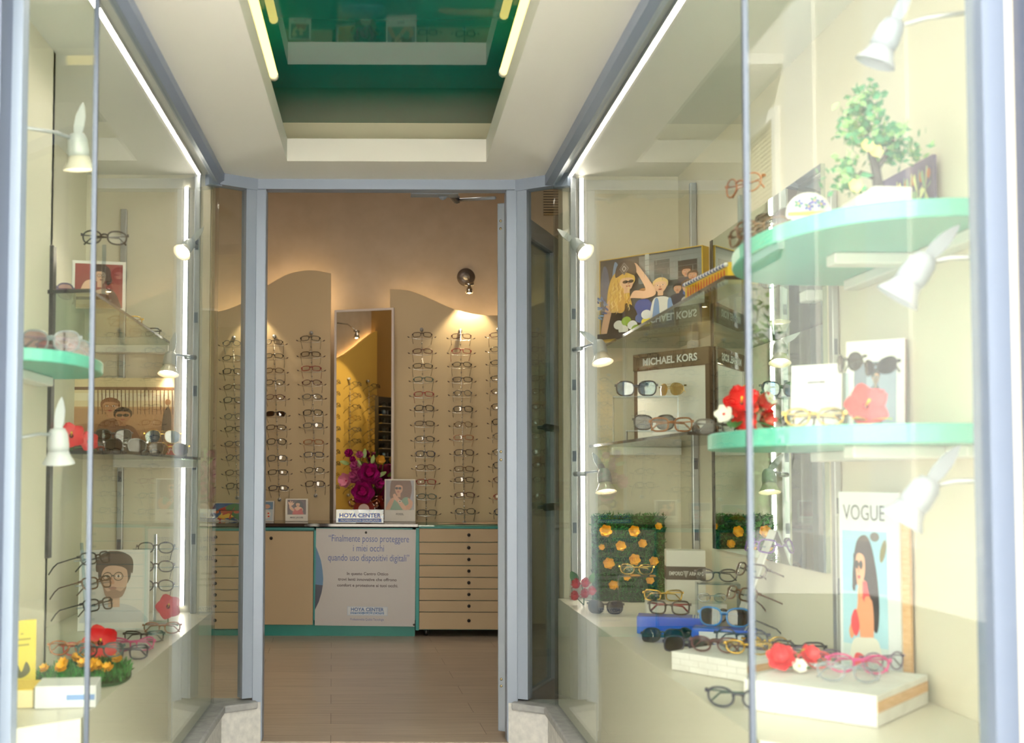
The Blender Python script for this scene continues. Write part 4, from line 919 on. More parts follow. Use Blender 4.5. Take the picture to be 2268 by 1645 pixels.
def body(cx, top, w, col, arms=True): return [(col, blob([(cx-w*.14, top), (cx-w*.48, top-w*.16), (cx-w*.52, top-w*.9), (cx-w*.45, -.3), (cx+w*.45, -.3), (cx+w*.52, top-w*.9), (cx+w*.48, top-w*.16), (cx+w*.14, top)]))]
def px_size(w, h, Y): s = F/Y; return w/s, h/s
# poster in the cabinet bay
w, h = .636, .613
c0 = at(808, 1387, YF-.002)
def U(px): return (px-698)/220
def V(py): return (1387-py)/212
BL = '#3a4fa0'; DK = '#4a3a44'
S = [('#bfbfc4', rect(0, 1, 0, 1))]
def zz(pts): return [(U(450+a/4.536), V(1080+b/4.536)) for a, b in pts]
cur = [(1122, 605), (1150, 672), (1178, 750), (1196, 850), (1203, 930)]
S.append(('#4f7fae', clipr(zz(cur+[(1200, 995), (1100, 985), (1100, 605)]), 0, 1, 0, 1)))
S.append(('#2a3350', clipr(zz([(1200, 995), (1188, 1070), (1162, 1160), (1122, 1245), (1100, 1245), (1100, 985)]), 0, 1, 0, 1)))
def ptx(txt, xl, xr, yb, size, col, bold=0.0): return (col, 'text', txt, (U(xl)+U(xr))/2, V(yb), size, (xr-xl)/220*w, bold, 'CENTER')
S += [ptx('\u201cFinalmente posso proteggere', 726, 903, 1203, .062, BL), ptx('i miei occhi', 780, 848, 1224, .062, BL), ptx('quando uso dispositivi digitali\u201d', 725, 904, 1245, .062, BL),
      ptx('In questo Centro Ottico', 767, 858, 1276, .026, DK, .0006), ptx('trovi lenti innovative che offrono', 748, 877, 1288.5, .026, DK, .0006), ptx('comfort e protezione ai tuoi occhi.', 746, 880, 1301.5, .026, DK, .0006)]
S += [('#b9c6da', zz([(1446, 1200), (1850, 1200), (1850, 1290), (1446, 1290)])), ('#d9e2ee', zz([(1452, 1206), (1844, 1206), (1844, 1284), (1452, 1284)])), ptx('HOYA CENTER', 776.5, 849, 1354.5, .030, '#2c5fa8', .0008),
      ('#2a6db5', zz([(1480, 1254), (1812, 1254), (1812, 1276), (1480, 1276)])), ptx('OTTICO QUALIFICATO', 777.5, 848, 1361, .016, '#dfe8f2', .0004), ptx('Professionalit\u00e0 Qualit\u00e0 Tecnologia', 776, 849.5, 1375, .021, BL)]
t = card('poster_panel', 'white poster panel with blue lettering in the teal cabinet bay', 'poster', (c0.x, YF-.0075, c0.z+.004), w, h, .005, S, '#cfcfd3', rz=0, lean=0)
t.rotation_euler.y = math.radians(.5)
# a pin at its head and a dark pin at its foot
MB().ball((0.0, -.003, h-.022), .008, sc=(1, .5, 1)).build('pin', BLACK, t); MB().ball((w/2-.006, -.003, .012), .007, sc=(1, .5, 1)).build('pin', BLACK, t)
# cards on the worktop
def wcard(name, label, x0, x1, y0, y1, Y, shapes, **k):
    b_ = at((x0+x1)/2, y1, Y); w_, h_ = px_size(x1-x0, y1-y0, Y); return card(name, label, 'card', (b_.x, Y, ztop+.001), w_, at(0, y0, Y).z-ztop, k.pop('t', .006), shapes, **k)
rn = random.Random(21); fl = []
for i in range(60): fl.append((rn.choice(['#b8322c', '#3c6a3a', '#d98a2e', '#5a3f8f', '#c44a7a', '#2f4f8a', '#e0b13a']), blob([(rn.random()+rn.gauss(0, .05), rn.random()+rn.gauss(0, .05)) for _ in range(4)], 3)))
for q in (.25, .72): fl += [('#b5502a', ell(q-.13, .5, .11, .09)), ('#b5502a', ell(q+.13, .5, .11, .09)), ('#3a1a14', rect(q-.25, q+.25, .56, .6))]
wcard('floral_card', 'white card with colourful floral and spectacles pattern behind the narrow side pane', 470, 534, 1112, 1158, 7.50, pic(.02, .98, .02, .98, fl), t=.008, lean=4)
wcard('framed_card', 'dark-framed display card half hidden by the door post', 556, 607, 1107, 1158, 7.46, [('#c4d2dc', rect(.06, .94, .05, .95))]+pic(.06, .94, .05, .95, [('#6f8fb0', rect(0, 1, .6, 1)), ('#d9b09a', ell(.7, .75, .16, .12)), ('#e7e3e0', ell(.62, .34, .28, .25)), ('#d8402a', ell(.78, .38, .05, .04)), ('#d8402a', ell(.55, .26, .04, .035)), ('#d8402a', ell(.8, .22, .05, .04))]), edge='#2c2630', board='#d6d3d2', t=.012, lean=6, rz=-8)
mj = [('#4a2f34', rect(0, 1, 0, 1))]+[('#1d1012', ell(.62, .66, .24, .28)), ('#1d1012', ell(.66, .5, .22, .25))]+head(.56, .68, .13, '#dcae90', '#1d1012', None, False, 0, '#3a0f12')+[('#dcae90', blob([(.38, .42), (.5, .52), (.66, .52), (.82, .4), (.8, .2), (.5, .2)])), ('#b0302a', blob([(.36, .4), (.5, .26), (.6, .3), (.76, .42), (.82, .2), (.85, -.1), (.3, -.1)])), ('#dcae90', blob([(.36, .34), (.16, .62), (.10, .62), (.12, .4), (.3, .22)])), ('#e3b698', blob([(.08, .66), (.05, .84), (.1, .86), (.14, .76), (.15, .93), (.19, .93), (.2, .77), (.25, .9), (.29, .88), (.27, .75), (.34, .8), (.36, .76), (.26, .62), (.16, .58)], 4))]
wcard('portrait_card', 'white instant-photo style card of a screaming woman in a red dress', 632, 682, 1102, 1157, 7.50, pic(.09, .91, .30, .95, mj)+[('#4a4446', 'text', 'MARC JACOBS', .5, .135, .014, .085, .0002, 'CENTER')], t=.008, lean=5, rz=6)
fo_ = [('#9a9aa2', rect(0, 1, 0, 1)), ('#6d4a34', blob([(.2, .35), (.15, .7), (.25, 1.05), (.8, 1.05), (.92, .7), (.85, .42), (.7, .35)]))]+head(.46, .72, .17, '#c99a7c', '#6a4630', 'dark', False, -.12, '#a0504a')+[('#6d4a34', blob([(.62, .9), (.76, 1.0), (.92, .8), (.85, .35), (.7, .3), (.68, .6)])), ('#6f9178', blob([(.30, .38), (.22, .3), (.2, -.1), (.85, -.1), (.88, .3), (.78, .42), (.62, .40), (.5, .25)])), ('#c99a7c', blob([(.02, .1), (.16, .36), (.3, .4), (.24, .2), (.1, -.05), (0, -.05)])), ('#c99a7c', blob([(.78, .4), (.95, .28), (.9, .05), (.7, -.02), (.62, .1), (.8, .2)])), ('#d0a284', blob([(.25, .5), (.32, .55), (.4, .45), (.55, .3), (.72, .08), (.62, .0), (.42, .25), (.3, .36)])), ('#d9d4c8', ell(.5, .29, .06, .045)), ('#7a5a40', ell(.5, .29, .035, .025))]
wcard('portrait_card', 'white card of a woman in sunglasses and green dress by the vase', 851, 920, 1058, 1158, 7.46, pic(.05, .95, .28, .97, fo_)+[('#5a5558', 'text', 'FOSSIL', .5, .16, .018, .05, .0003, 'CENTER')], t=.02, lean=3, rz=-4)
# clear acrylic sign before the vase
b_ = at(797, 1154, 7.28); w_ = px_size(106, 1, 7.28)[0]; h_ = at(797, 1128, 7.28).z-ztop
t = thing('acrylic_sign', 'clear acrylic sign with blue lettering standing before the rose vase', 'sign', (b_.x, 7.27, ztop+.001))
ACR = GLASS('#dfeaf2', .07, name='acrylic'); bev(MB().box(-w_/2, w_/2, 0, .018, 0, h_).build('block', ACR, t), .002)
mb, ms = printed(w_, h_, -.0002, [('#2a50b0', 'text', 'HOYA CENTER', .5, .42, .036, w_*.86, .001, 'CENTER'), ('#2458b8', rect(.05, .95, .06, .33)), ('#e3ecf6', 'text', 'PROFESSIONISTA QUALIFICATO', .5, .12, .018, w_*.8, .0004, 'CENTER')]); mb.build('lettering', ms, t)
# leaflets fanned on the green glass top
for i, (a, c_) in enumerate(((20, '#d9c2a4'), (5, '#cf9f8a'), (-15, '#e3d3b8'), (-35, '#caa98c'))):
    o = MB().prism(ell(0, 0, .10, .05, 0, 24), 0, .0012).build('leaflet', M(c_, .6), None, (X(1000+i*30, 1160, 7.42), 7.42, rows[0]+.0225+i*.0016)); o.rotation_euler.z = math.radians(a)
    tag(o, ['pale oval leaflet lowest of the fan on the green drawer top', 'pink oval leaflet on top of the pale lowest one, drawer top', 'cream oval leaflet third up in the fan on the drawer top', 'tan oval leaflet uppermost in the fan near the door'][i], 'leaflet', 'leaflets on the drawer top')
# ------------------------------------------------------------------ the case with the teal trays
def blk(name, label, cat, c, size, mat, rz=0, bv=.002, group=None):
    o = bev(MB().box(-size[0]/2, size[0]/2, -size[1]/2, size[1]/2, 0, size[2]).build(name, mat, None, c), bv); o.rotation_euler.z = math.radians(rz)
    return tag(o, label, cat, group) if label else o
R_ = math.radians
zs1 = ZS1+.0085; zs2 = ZS2+.0085
# crowd picture: canvas box on the upper glass shelf
cr = [('#5d6468', rect(0, 1, 0, 1)), ('#3a4145', rect(0, 1, .55, 1)), ('#7d868a', rect(.4, 1, .62, .98)), ('#4d565a', rect(.55, .7, .6, .9)), ('#2c3033', rect(.78, .96, .55, .85)), ('#aab4b8', rect(.46, .5, .62, 1)), ('#566a8a', blob([(.0, .55), (.03, .9), (.08, .85), (.1, .5)])), ('#7f9fc4', blob([(.12, .6), (.15, .95), (.2, .85), (.18, .6)]))]
for i in range(5): cr.append(('#6b7377', rect(.4, 1, .64+i*.07, .645+i*.07)))
for x_, y_, r_, h_ in ((.86, .70, .05, '#4a3428'), (.92, .64, .05, '#5a3f2e'), (.78, .5, .045, '#1b1b1f'), (.45, .48, .055, '#9a6a3e')):
    cr += head(x_, y_, r_, '#c69478', h_)
    cr.append((random.choice(['#3f5fa0', '#30364a', '#3a4f9a']), blob([(x_-.09, y_-.2), (x_-.05, y_-.08), (x_+.05, y_-.08), (x_+.09, y_-.2), (x_+.08, -.1), (x_-.08, -.1)])))
cr += [('#e3e0dc', blob([(.52, .0), (.54, .36), (.62, .42), (.72, .36), (.76, .1), (.74, -.1)])), ('#6d8fc0', blob([(.55, .0), (.56, .36), (.6, .38), (.62, .1), (.68, .1), (.69, .36), (.73, .34), (.74, -.1)]))]+head(.62, .56, .075, '#dcb093', '#d8b77a')
cr += [('#cfc9c4', blob([(.80, .1), (.82, .34), (.88, .38), (.96, .34), (1.0, .1), (1, -.1), (.8, -.1)]))]+head(.89, .5, .07, '#d0a085', '#5d4632')
cr += [('#dcb24e', blob([(.1, .2), (.09, .5), (.14, .75), (.24, .84), (.33, .75), (.32, .5), (.34, .3), (.22, .15)])), ('#16161a', blob([(.05, -.1), (.10, .3), (.2, .38), (.33, .36), (.4, .2), (.42, -.1)])), ('#e0b497', blob([(.03, .1), (.09, .42), (.15, .42), (.1, .1), (.06, -.1), (.02, -.1)])), ('#e0b497', blob([(.30, .36), (.33, .44), (.5, .42), (.58, .5), (.42, .84), (.37, .9), (.34, .86), (.38, .8), (.48, .53), (.36, .53)]))]
cr += [(a, b) for a, b in head(.29, .66, .085, '#e3b89b', '#dcb24e', 'dark', False, .2, '#b01f3a')]+[('#17171b', blob([(.18, .74), (.2, .9), (.3, .95), (.38, .88), (.38, .74), (.28, .79)])), ('#d9b24a', blob([(.12, .3), (.13, .55), (.19, .7), (.23, .5), (.2, .3)])), ('#c79a3a', blob([(.2, .28), (.21, .5), (.25, .55), (.27, .3)]))]
rp = random.Random(31)
for i in range(46):
    a_ = rp.uniform(.11, .31); b_ = rp.uniform(.24, .62); d_ = rp.uniform(.008, .018)
    if a_ > .235 and b_ > .55: continue
    cr.append((rp.choice(['#b98a34', '#e8c878', '#c99c42', '#f0d795']), blob([(a_, b_), (a_+d_, b_+.035), (a_+.2*d_, b_+.075), (a_+1.6*d_, b_+.11), (a_+.9*d_, b_+.07), (a_+1.8*d_, b_+.03)], 3)))
for k in range(4): cr.append((['#6a6a70', '#1c1c20', '#a9a9ae', '#1c1c20'][k], [(.275+(.05-.012*k)*math.cos(q_*math.pi/2), .84+(.085-.02*k)*math.sin(q_*math.pi/2)) for q_ in range(4)]))
for k in range(10): cr.append(('#8a9296', rect(.42+.058*k, .424+.058*k, .62+.07*(k % 4), .69+.07*(k % 4))))
for k in range(16): cr.append((rp.choice(['#3f5fa8', '#7fa8d8', '#5b86c4']), ell(rp.uniform(.0, .1), rp.uniform(.18, .5), .012, .03, rp.uniform(0, 90), 8)))
for i, (x_, y_) in enumerate(((.22, .1), (.3, .14), (.36, .08), (.44, .16), (.5, .1), (.27, .03), (.4, .02), (.5, .2))): cr.append((['#f0efe8', '#8cae3c', '#e7e9ee', '#4a66a8', '#e9d44a'][i % 5], ell(x_, y_, .05, .06)))
t = card('crowd_picture', 'canvas picture of a blonde woman in sunglasses amid a street crowd, yellow sides', 'picture', (.966, 4.055, zs1), .427, .305, .045, pic(.01, .99, .08, .99, cr)+[('#2a2b2e', rect(.01, .99, .01, .08)), ('#e8e8e8', 'text', 'MICHAEL KORS', .70, .03, .018, .16, .0004, 'CENTER')], '#d9b233', rz=-45, edge='#d9b233')
# brown framed brand panel on the lower shelf
t = card('brand_sign', 'brown framed white panel with silver heading behind the gold-lens glasses', 'display panel', (1.03, 4.02, zs2), .36, .318, .018, [('#efece6', rect(.05, .95, .0, .84))], '#4d3a2a', rz=-58, edge='#4d3a2a')
MB().box(-.18, .18, -.004, .02, .27, .33).build('header_strip', GLASS('#b9a78e', .06, .6, '#8f7c62', name='smoked_header'), t)
mb, ms = printed(.36, .318, -.005, [('#f4f4f4', 'text', 'MICHAEL KORS', .5, .90, .036, .26, .001, 'CENTER')]); mb.build('lettering', ms, t)
# acrylic tiers between post and panel
def tier(label, c, w, d, h, rz=0):
    t = thing('acrylic_riser', label, 'riser', c, (0, 0, R_(rz))); MB().box(-w/2, w/2, -d/2, d/2, h-.004, h).build('shelf_plate', ACR, t)
    for s in (-1, 1): MB().box(s*w/2-(.003 if s > 0 else 0), s*w/2+(0 if s > 0 else .003), -d/2, d/2, 0, h-.004).build('side_plate', ACR, t)
    return t
tier('tall clear acrylic riser holding the blue mirrored sunglasses', (.915, 3.91, zs2), .22, .08, at(0, 873, 3.91).z-zs2, -14)
zt1 = at(0, 873, 3.91).z+.001
glasses((.885, 3.915, zt1), (0, 0, R_(-12)), 'oversized', 'navy', 'translucent navy sunglasses with blue mirror lenses on the tall clear riser', None, 'blue', True, 1.0)
glasses((.992, 3.893, zt1), (0, 0, R_(-62)), 'aviator', 'gold', 'gold sunglasses with gold mirror lenses at the end of the tall clear riser', None, 'gold', True, .9)
zt2 = at(0, 948, 3.68).z
tier('low clear acrylic riser under the grey-lens sunglasses', (.905, 3.70, zs2), .20, .10, zt2-zs2, -14)
glasses((.895, 3.70, zt2+.001), (0, 0, R_(-8)), 'oversized', 'grey', 'pale grey sunglasses with grey lenses on the low clear riser', None, 'grey', True, .95)
glasses((1.062, 3.755, zs2), (0, 0, R_(-72)), 'oversized', 'tortoiseshell', 'big folded tortoiseshell sunglasses standing at an angle before the brand panel', None, 'brown', True, 1.05)
blk('plinth_block', 'white rounded base under the copper frame on the lower glass shelf', 'display base', (.90, 3.48, zs2), (.13, .07, .018), M('#f3f0ea', .4), -15, .008)
glasses((.895, 3.48, zs2+.019), (0, 0, R_(-10)), 'square', 'amber', 'copper-brown square eyeglasses on the white rounded base', None, 'clear', True)
# yellow rope-edged box near the end of the upper shelf
t = thing('sign_box', 'long yellow box with red marks and striped rope edges on the upper glass shelf', 'box', (.93, 3.09, zs1), (0, 0, R_(4)))
MB().box(-.04, .04, -.165, .165, 0, .058).build('box_body', M('#e3bb2a', .5), t)
for z_ in (.006, .052):
    m = MB(); m.tube([(-.043, -.165+.33*i/60, z_) for i in range(61)], .006, 6)
    for i in range(len(m.f)): m.mi[i] = (i//6//2) % 2
    m.build('rope_edge', [M('#f4f4f4', .6), M('#2f4f9a', .6)], t)
m = MB()
for i in range(14): y_ = -.14+i*.0215; m.add([(-.0405, y_+a, .029+b) for a, b in blob([(-.006, -.012), (.006, -.012), (.004, .012), (-.004, .010)], 3)], [tuple(range(12))])
m.build('red_marks', M('#c9402a', .6), t)
# upper teal tray
zt = ZT1+.001
pm = [('#574a78', rect(0, 1, 0, 1))]
for i in range(9): x_ = .06+i*.11; pm += [('#c9d48a', blob([(x_-.01, 0), (x_, .6), (x_+.02, 0)], 3))]+[('#e2e6a8' if (i+k) % 2 else '#8fb08a', blob([(x_, .55), (x_+.06*math.cos(k*1.05), .6+.26*math.sin(k*1.05)), (x_+.08*math.cos(k*1.05+.3), .55+.3*math.sin(k*1.05+.3))], 3)) for k in range(6)]+[('#b9653c', ell(x_+.05, .75, .025, .07))]
card('palm_print', 'purple picture with pale yellow palm motifs leaning on the side wall behind the tree', 'picture', (1.125, 2.44, zt), .30, .155, .008, pm, '#574a78', rz=-88)
t = thing('painted_tile', 'arched white majolica tile with blue and yellow flowers on the upper teal tray', 'ornament', (at(1792, 490, 2.36).x, 2.36, zt), (R_(-6), 0, R_(-12)))
arch = [(-.045, 0), (.045, 0)]+[(.045*math.cos(a), .05+.045*math.sin(a)) for a in [math.pi*i/14 for i in range(15)]]
MB().prism(arch, 0, .012, axis='y').build('tile_body', M('#f4f1ec', .2, 0, .5), t)
fl = [('#e3c13a', rect(-.042, .042, .044, .053)), ('#d8b02e', rect(.030, .044, .0, .044))]
for x_, y_ in ((-.025, .02), (.0, .028), (.018, .014), (-.012, .008), (-.02, .07), (.012, .075), (.0, .062), (.025, .066)): fl += [(random.choice(['#4456a8', '#6a5ab8', '#3f7f6a']), ell(x_+.006*math.cos(k*1.26), y_+.006*math.sin(k*1.26), .0045, .003, k*72, 8)) for k in range(5)]+[('#e8b83a', ell(x_, y_, .002, .002, 0, 8))]
mb, ms = printed(1, 1, 0, [(c_, [(x_+.5, y_) for x_, y_ in p_]) for c_, p_ in fl]); mb.build('painted_motif', ms, t)
def rodstand(label, loc, h, gl=None, rz=0):
    t = thing('acrylic_stand', label, 'stand', loc); MB().lathe([(.0001, 0), (.022, 0), (.022, .004), (.006, .006), (.006, h), (.0001, h)], 16).build('column', ACR, t)
    if gl: glasses((loc[0], loc[1]-.0, loc[2]+h+.001-.0), (0, 0, R_(rz)), *gl)
p = at(1712, 505, 2.52); rodstand('short clear stand under the dark sunglasses on the upper teal tray', (p.x, 2.52, zt), .045, ('square', 'black', 'dark brown-black eyeglasses balanced on the short clear stand, upper teal tray', None, 'brown', True), -60)
p = at(1640, 520, 2.64); rodstand('tall clear stand under the wooden-brown frame', (p.x, 2.64, zt), .155, ('round', 'amber', 'wood-brown round eyeglasses high on the tall clear stand', None, 'clear', True), -65)
glasses((at(1612, 530, 2.50).x+.02, 2.46, zt), (0, 0, R_(-70)), 'oval', 'tortoiseshell', 'tortoiseshell oval eyeglasses at the tip of the upper teal tray', None, 'clear', True)
glasses((at(1690, 500, 2.36).x, 2.38, zt), (0, 0, R_(-40)), 'square', 'tortoiseshell', 'folded tortoiseshell frame lying before the short clear stand', None, 'clear', True, .9)
# lower teal tray
zt = ZT2+.001
blk('picture_book', 'thin white book with dark cover edge lying behind the red flowers', 'book', (1.0, 2.66, zt), (.24, .10, .010), M('#efece8', .5), -20)
t = card('framed_card', 'white text card in a thin brown frame behind the red flowers', 'card', (.985, 2.56, zt), .115, .155, .008, [('#f2f0ec', rect(.06, .94, .05, .95)), ('#6b6f78', rect(.33, .67, .72, .755))]+[('#b9bcc4', rect(.2, .8, .5-k*.08, .515-k*.08)) for k in range(4)], '#f2f0ec', rz=-40, edge='#7a5a3c', lean=4)
card('framed_photo', 'white framed photo of a standing man next to the brown-framed text card', 'picture', (1.075, 2.46, zt), .125, .20, .012, [('#f5f3f1', rect(0, 1, 0, 1))]+pic(.14, .86, .08, .76, [('#93a4b8', rect(0, 1, 0, 1)), ('#5d6f86', rect(0, .3, 0, 1)), ('#2f3a4a', blob([(.4, -.1), (.38, .5), (.5, .62), (.64, .5), (.66, -.1)]))]+head(.52, .74, .1, '#c99a7c', '#2a1d18')), '#e9dcda', rz=-42, edge='#b98a86', lean=4)
p = at(1875, 940, 2.34); rodstand('tall clear stand with round sunglasses on the lower teal tray', (p.x, 2.34, zt), .115, ('round', 'black', 'black round sunglasses on top of the tall clear stand, lower teal tray', None, 'grey', True, .85), -84)
p = at(1972, 940, 2.18); rodstand('clear stand with dark sunglasses beside the coral hibiscus', (p.x, 2.24, zt), .10, ('cat-eye', 'black', 'black cat-eye sunglasses on the clear stand behind the coral hibiscus', None, 'dark', True, .8), -80)
glasses((.93, 2.40, zt), (0, 0, R_(-35)), 'square', 'tortoiseshell', 'tortoiseshell frame standing before the white framed photo', None, 'clear', True, .9)
glasses((.87, 2.27, zt), (0, 0, R_(-25)), 'oval', 'gold', 'thin gold eyeglasses near the front edge of the lower teal tray', None, 'clear', True, .9)
glasses((.83, 2.78, zt), (0, 0, R_(-20)), 'square', 'black', 'dark-framed eyeglasses at the pointed tip of the lower teal tray', None, 'clear', True, .9)
# counter: boxes, boards, slabs
zr = ZR+.001
EA = M('#e4e1da', .45)
t = thing('brand_block', 'white display block with a dark brand band beside the hedge board', 'display block', (1.045, 3.90, zr), (0, 0, R_(-10)))
bev(MB().box(-.065, .065, -.03, .05, 0, .215).build('block_body', EA, t), .001)
MB().box(-.0655, .0655, -.0315, .0505, .115, .160).build('dark_band', M('#3a322c', .4), t)
mb, ms = printed(.131, .045, -.0316, [('#d9d6d0', 'text', 'EMPORIO', .25, .34, .018, .046, .0004, 'CENTER'), ('#d9d6d0', 'text', 'ARMANI', .76, .34, .018, .046, .0004, 'CENTER')]+[('#d9d6d0', [(.5-.07+.012*k, .66-.1*k), (.5+.07-.012*k, .66-.1*k), (.5+.06-.014*k, .61-.1*k), (.5-.06+.014*k, .61-.1*k)]) for k in range(5)])
for i in range(len(mb.v)): mb.v[i] = (mb.v[i][0], mb.v[i][1], mb.v[i][2]+.115)
mb.build('lettering', ms, t)
blk('display_step', 'low pale step block in front of the white brand block', 'display block', (.985, 3.68, zr), (.25, .10, .062), M('#dedbd3', .45), -10)
tier('clear riser with wire frames before the hedge board', (.885, 3.93, zr), .13, .07, .125, -10)
glasses((.885, 3.93, zr+.126), (0, 0, R_(-12)), 'oval', 'gold', 'thin gold eyeglasses on the clear riser before the hedge board', None, 'clear', True, .9)
tier('clear riser with grey frames beside the brand block', (1.055, 3.56, zr), .13, .07, .135, -10)
glasses((1.055, 3.57, zr+.136), (0, 0, R_(-18)), 'oval', 'grey', 'slim grey eyeglasses on the clear riser by the brand block', None, 'clear', True)
glasses((.915, 3.68, zr+.063), (0, 0, R_(-10)), 'rectangular', 'gold', 'gold rectangular eyeglasses on the low pale step', None, 'clear', True, .95)
glasses((1.066, 3.655, zr+.063), (0, 0, R_(-12)), 'oval', 'silver', 'silver-rimmed oval eyeglasses on the low pale step beside the gold pair', None, 'clear', True, .7)
glasses((.76, 3.85, zr), (0, 0, R_(-15)), 'oversized', 'black', 'black sunglasses at the foot of the hedge board by the camellias', None, 'dark', True, .85)
# grey half-round case
t = thing('glasses_case', 'dark grey half-round glasses case standing open behind the blue boxes', 'case', (1.03, 3.445, zr), (0, 0, R_(-16)))
prof = [(.075*math.cos(a), .062*math.sin(a)) for a in [math.pi*i/16 for i in range(17)]]
MB().prism(prof, 0, .04, axis='y', smooth=True).build('case_shell', M('#6a6866', .5), t); MB().prism([(x_*.9, y_*.9+.002) for x_, y_ in prof], -.0015, 0, axis='y').build('lining', M('#8b8986', .6), t)
# blue boxes
BLU = M('#1f55c8', .25); 
for (c, sz, rz_, lb, lx) in (((.865, 3.40, zr), (.19, .085, .052), -16, 'royal blue glasses box with a white end label under the red-black frame', 0), ((.955, 3.16, zr), (.17, .075, .048), -22, 'royal blue glasses box with a white front label beside the slanted stand', 1)):
    t = thing('glasses_box', lb, 'box', c, (0, 0, R_(rz_))); bev(MB().box(-sz[0]/2, sz[0]/2, -sz[1]/2, sz[1]/2, 0, sz[2]).build('box_body', BLU, t), .003)
    if lx: MB().box(-.065, .055, -sz[1]/2-.0012, -sz[1]/2-.0002, .008, .040).build('label_sticker', M('#e9edf5', .4), t)
    else: MB().box(-sz[0]/2-.0012, -sz[0]/2-.0002, -.034, .034, .008, .045).build('label_sticker', M('#e9edf5', .4), t)
    m = MB()
    for k in range(3): m.box(sz[0]/2-.03+k*.008, sz[0]/2-.026+k*.008, -sz[1]/2-.001, sz[1]/2+.001, sz[2]+.0001, sz[2]+.0008)
    m.build('white_stripes', M('#e9edf5', .4), t)
glasses((.86, 3.395, zr+.0540), (0, 0, R_(-20)), 'square', 'black', 'black square eyeglasses with red temples lying on the blue box', None, 'clear', True, .95, 'red')
glasses((.955, 3.165, zr+.0500), (R_(-8), 0, R_(-24)), 'oversized', 'blue', 'bright blue sunglasses with teal lenses on the blue box with the front label', None, 'teal', True, 1.0)
glasses((.79, 3.20, zr), (R_(-30), 0, R_(-22)), 'oversized', 'black', 'black and blue sunglasses leaning before the blue boxes near the glass', None, 'teal', True, .85, 'blue')
glasses((.812, 3.03, zr), (R_(-30), 0, R_(-24)), 'oversized', 'navy', 'large navy sunglasses with dark lenses in front of the blue boxes', None, 'dark', True, .9)
glasses((.90, 3.275, zr), (0, 0, R_(-24)), 'round', 'black', 'small black round sunglasses between the two blue boxes', None, 'dark', True, .7)
# slanted white stand with four frames
p0, p1 = Vector((1.015, 3.30, ZR+.004)), Vector((1.132, 3.28, ZR+.315))
t = thing('slanted_stand', 'slanted white stand with four frames, topped by the purple pair', 'stand', p0)
d = p1-p0; wd_ = Vector((0, .05, 0)); th_ = Vector((.006, 0, 0))
m = MB(); vs = [q+a+b for q in (Vector((0, 0, 0)), d) for a in (-wd_*.5, wd_*.5) for b in (Vector((0, 0, 0)), th_)]; m.add(vs, [(0, 1, 3, 2), (4, 6, 7, 5), (0, 4, 5, 1), (2, 3, 7, 6), (0, 2, 6, 4), (1, 5, 7, 3)]); m.build('slanted_board', WHITE, t)
bev(MB().box(-.05, .10, -.07, .07, -.003, .003).build('foot_plate', WHITE, t), .001)
for i, (f_, sh, co, lb) in enumerate(((.86, 'rectangular', 'purple', 'purple rectangular eyeglasses topmost on the slanted white stand'), (.63, 'rectangular', 'brown', 'brown rectangular eyeglasses second from the top on the slanted white stand'), (.41, 'rectangular', 'tortoiseshell', 'tortoiseshell rectangular eyeglasses third from the top on the slanted white stand'), (.19, 'rectangular', 'black', 'black eyeglasses with a blue mark lowest on the slanted white stand'))):
    q = d*f_; MB().tube([q+Vector((-.002, 0, -.006)), q+Vector((-.035, -.004, -.001))], .003, 6).build('peg', ACR, t)
    g = p0+q+Vector((-.036, -.004, .0035-SHAPES[sh][1]*.72+.0025)); glasses(g, (R_(-20), 0, R_(-72)), sh, co, lb, scale=1.08)
# cluster of frames on the counter before the stand
CL = [(.915, 2.975, 'oval', 'tortoiseshell', 'clear', 'tortoiseshell oval eyeglasses at the near end of the blue boxes'), (1.02, 3.02, 'round', 'gold', 'clear', 'round gold eyeglasses in the crowd of frames below the slanted stand'), (.965, 2.90, 'oval', 'brown', 'clear', 'brown oval eyeglasses in the crowd of frames before the round gold pair'),
      (1.075, 2.93, 'square', 'black', 'clear', 'black square eyeglasses in the crowd of frames close to the wall'), (1.085, 2.835, 'oval', 'violet-grey', 'clear', 'violet-grey oval eyeglasses behind the small white slab'), (1.072, 2.70, 'rectangular', 'amber', 'clear', 'amber rectangular eyeglasses between the small slab and the fashion board')]
CL += [(.985, 2.785, 'cat-eye', 'wine', 'clear', 'wine-red cat-eye eyeglasses behind the far corner of the small white slab'), (.972, 2.60, 'round', 'silver', 'clear', 'silver round eyeglasses squeezed between the small and the big slab')]
for x_, y_, sh, co, le, lb in CL: glasses((x_, y_, zr), (0, 0, R_(-28)), sh, co, lb, None, le, True)
WB = noisy('#f4f3f2', '#e6e4e2', 25, .6, .1, 'white_brick_finish'); WOOD = noisy('#d9b48c', '#c49a6c', 30, .6, 0, 'wood_edge', stretch=(1, 8, 8))
def slab(label, c, sx, sy, h, rz):
    t = thing('display_slab', label, 'display block', c, (0, 0, R_(rz))); bev(MB().box(-sx/2, sx/2, -sy/2, sy/2, 0, h).build('slab_body', WB, t), .002)
    MB().box(-sx/2+.003, sx/2-.003, -sy/2-.001, -sy/2-.0001, h*.45, h*.80).build('wood_edge', WOOD, t)
    m = MB()
    for r_ in range(1, 3): m.box(-sx/2-.0006, -sx/2+.0002, -sy/2, sy/2, h*r_/3-.0006, h*r_/3+.0006)
    for r_ in range(3):
        for k in range(4): y_ = -sy/2+sy*(k+.5*(r_ % 2))/4; m.box(-sx/2-.0006, -sx/2+.0002, y_-.0006, y_+.0006, h*r_/3, h*(r_+1)/3)
    m.build('brick_joints', M('#d2cfcc', .8), t)
slab('small white brick-faced slab with a wood edge near the glass joint', (.845, 2.74, zr), .19, .21, .045, 38)
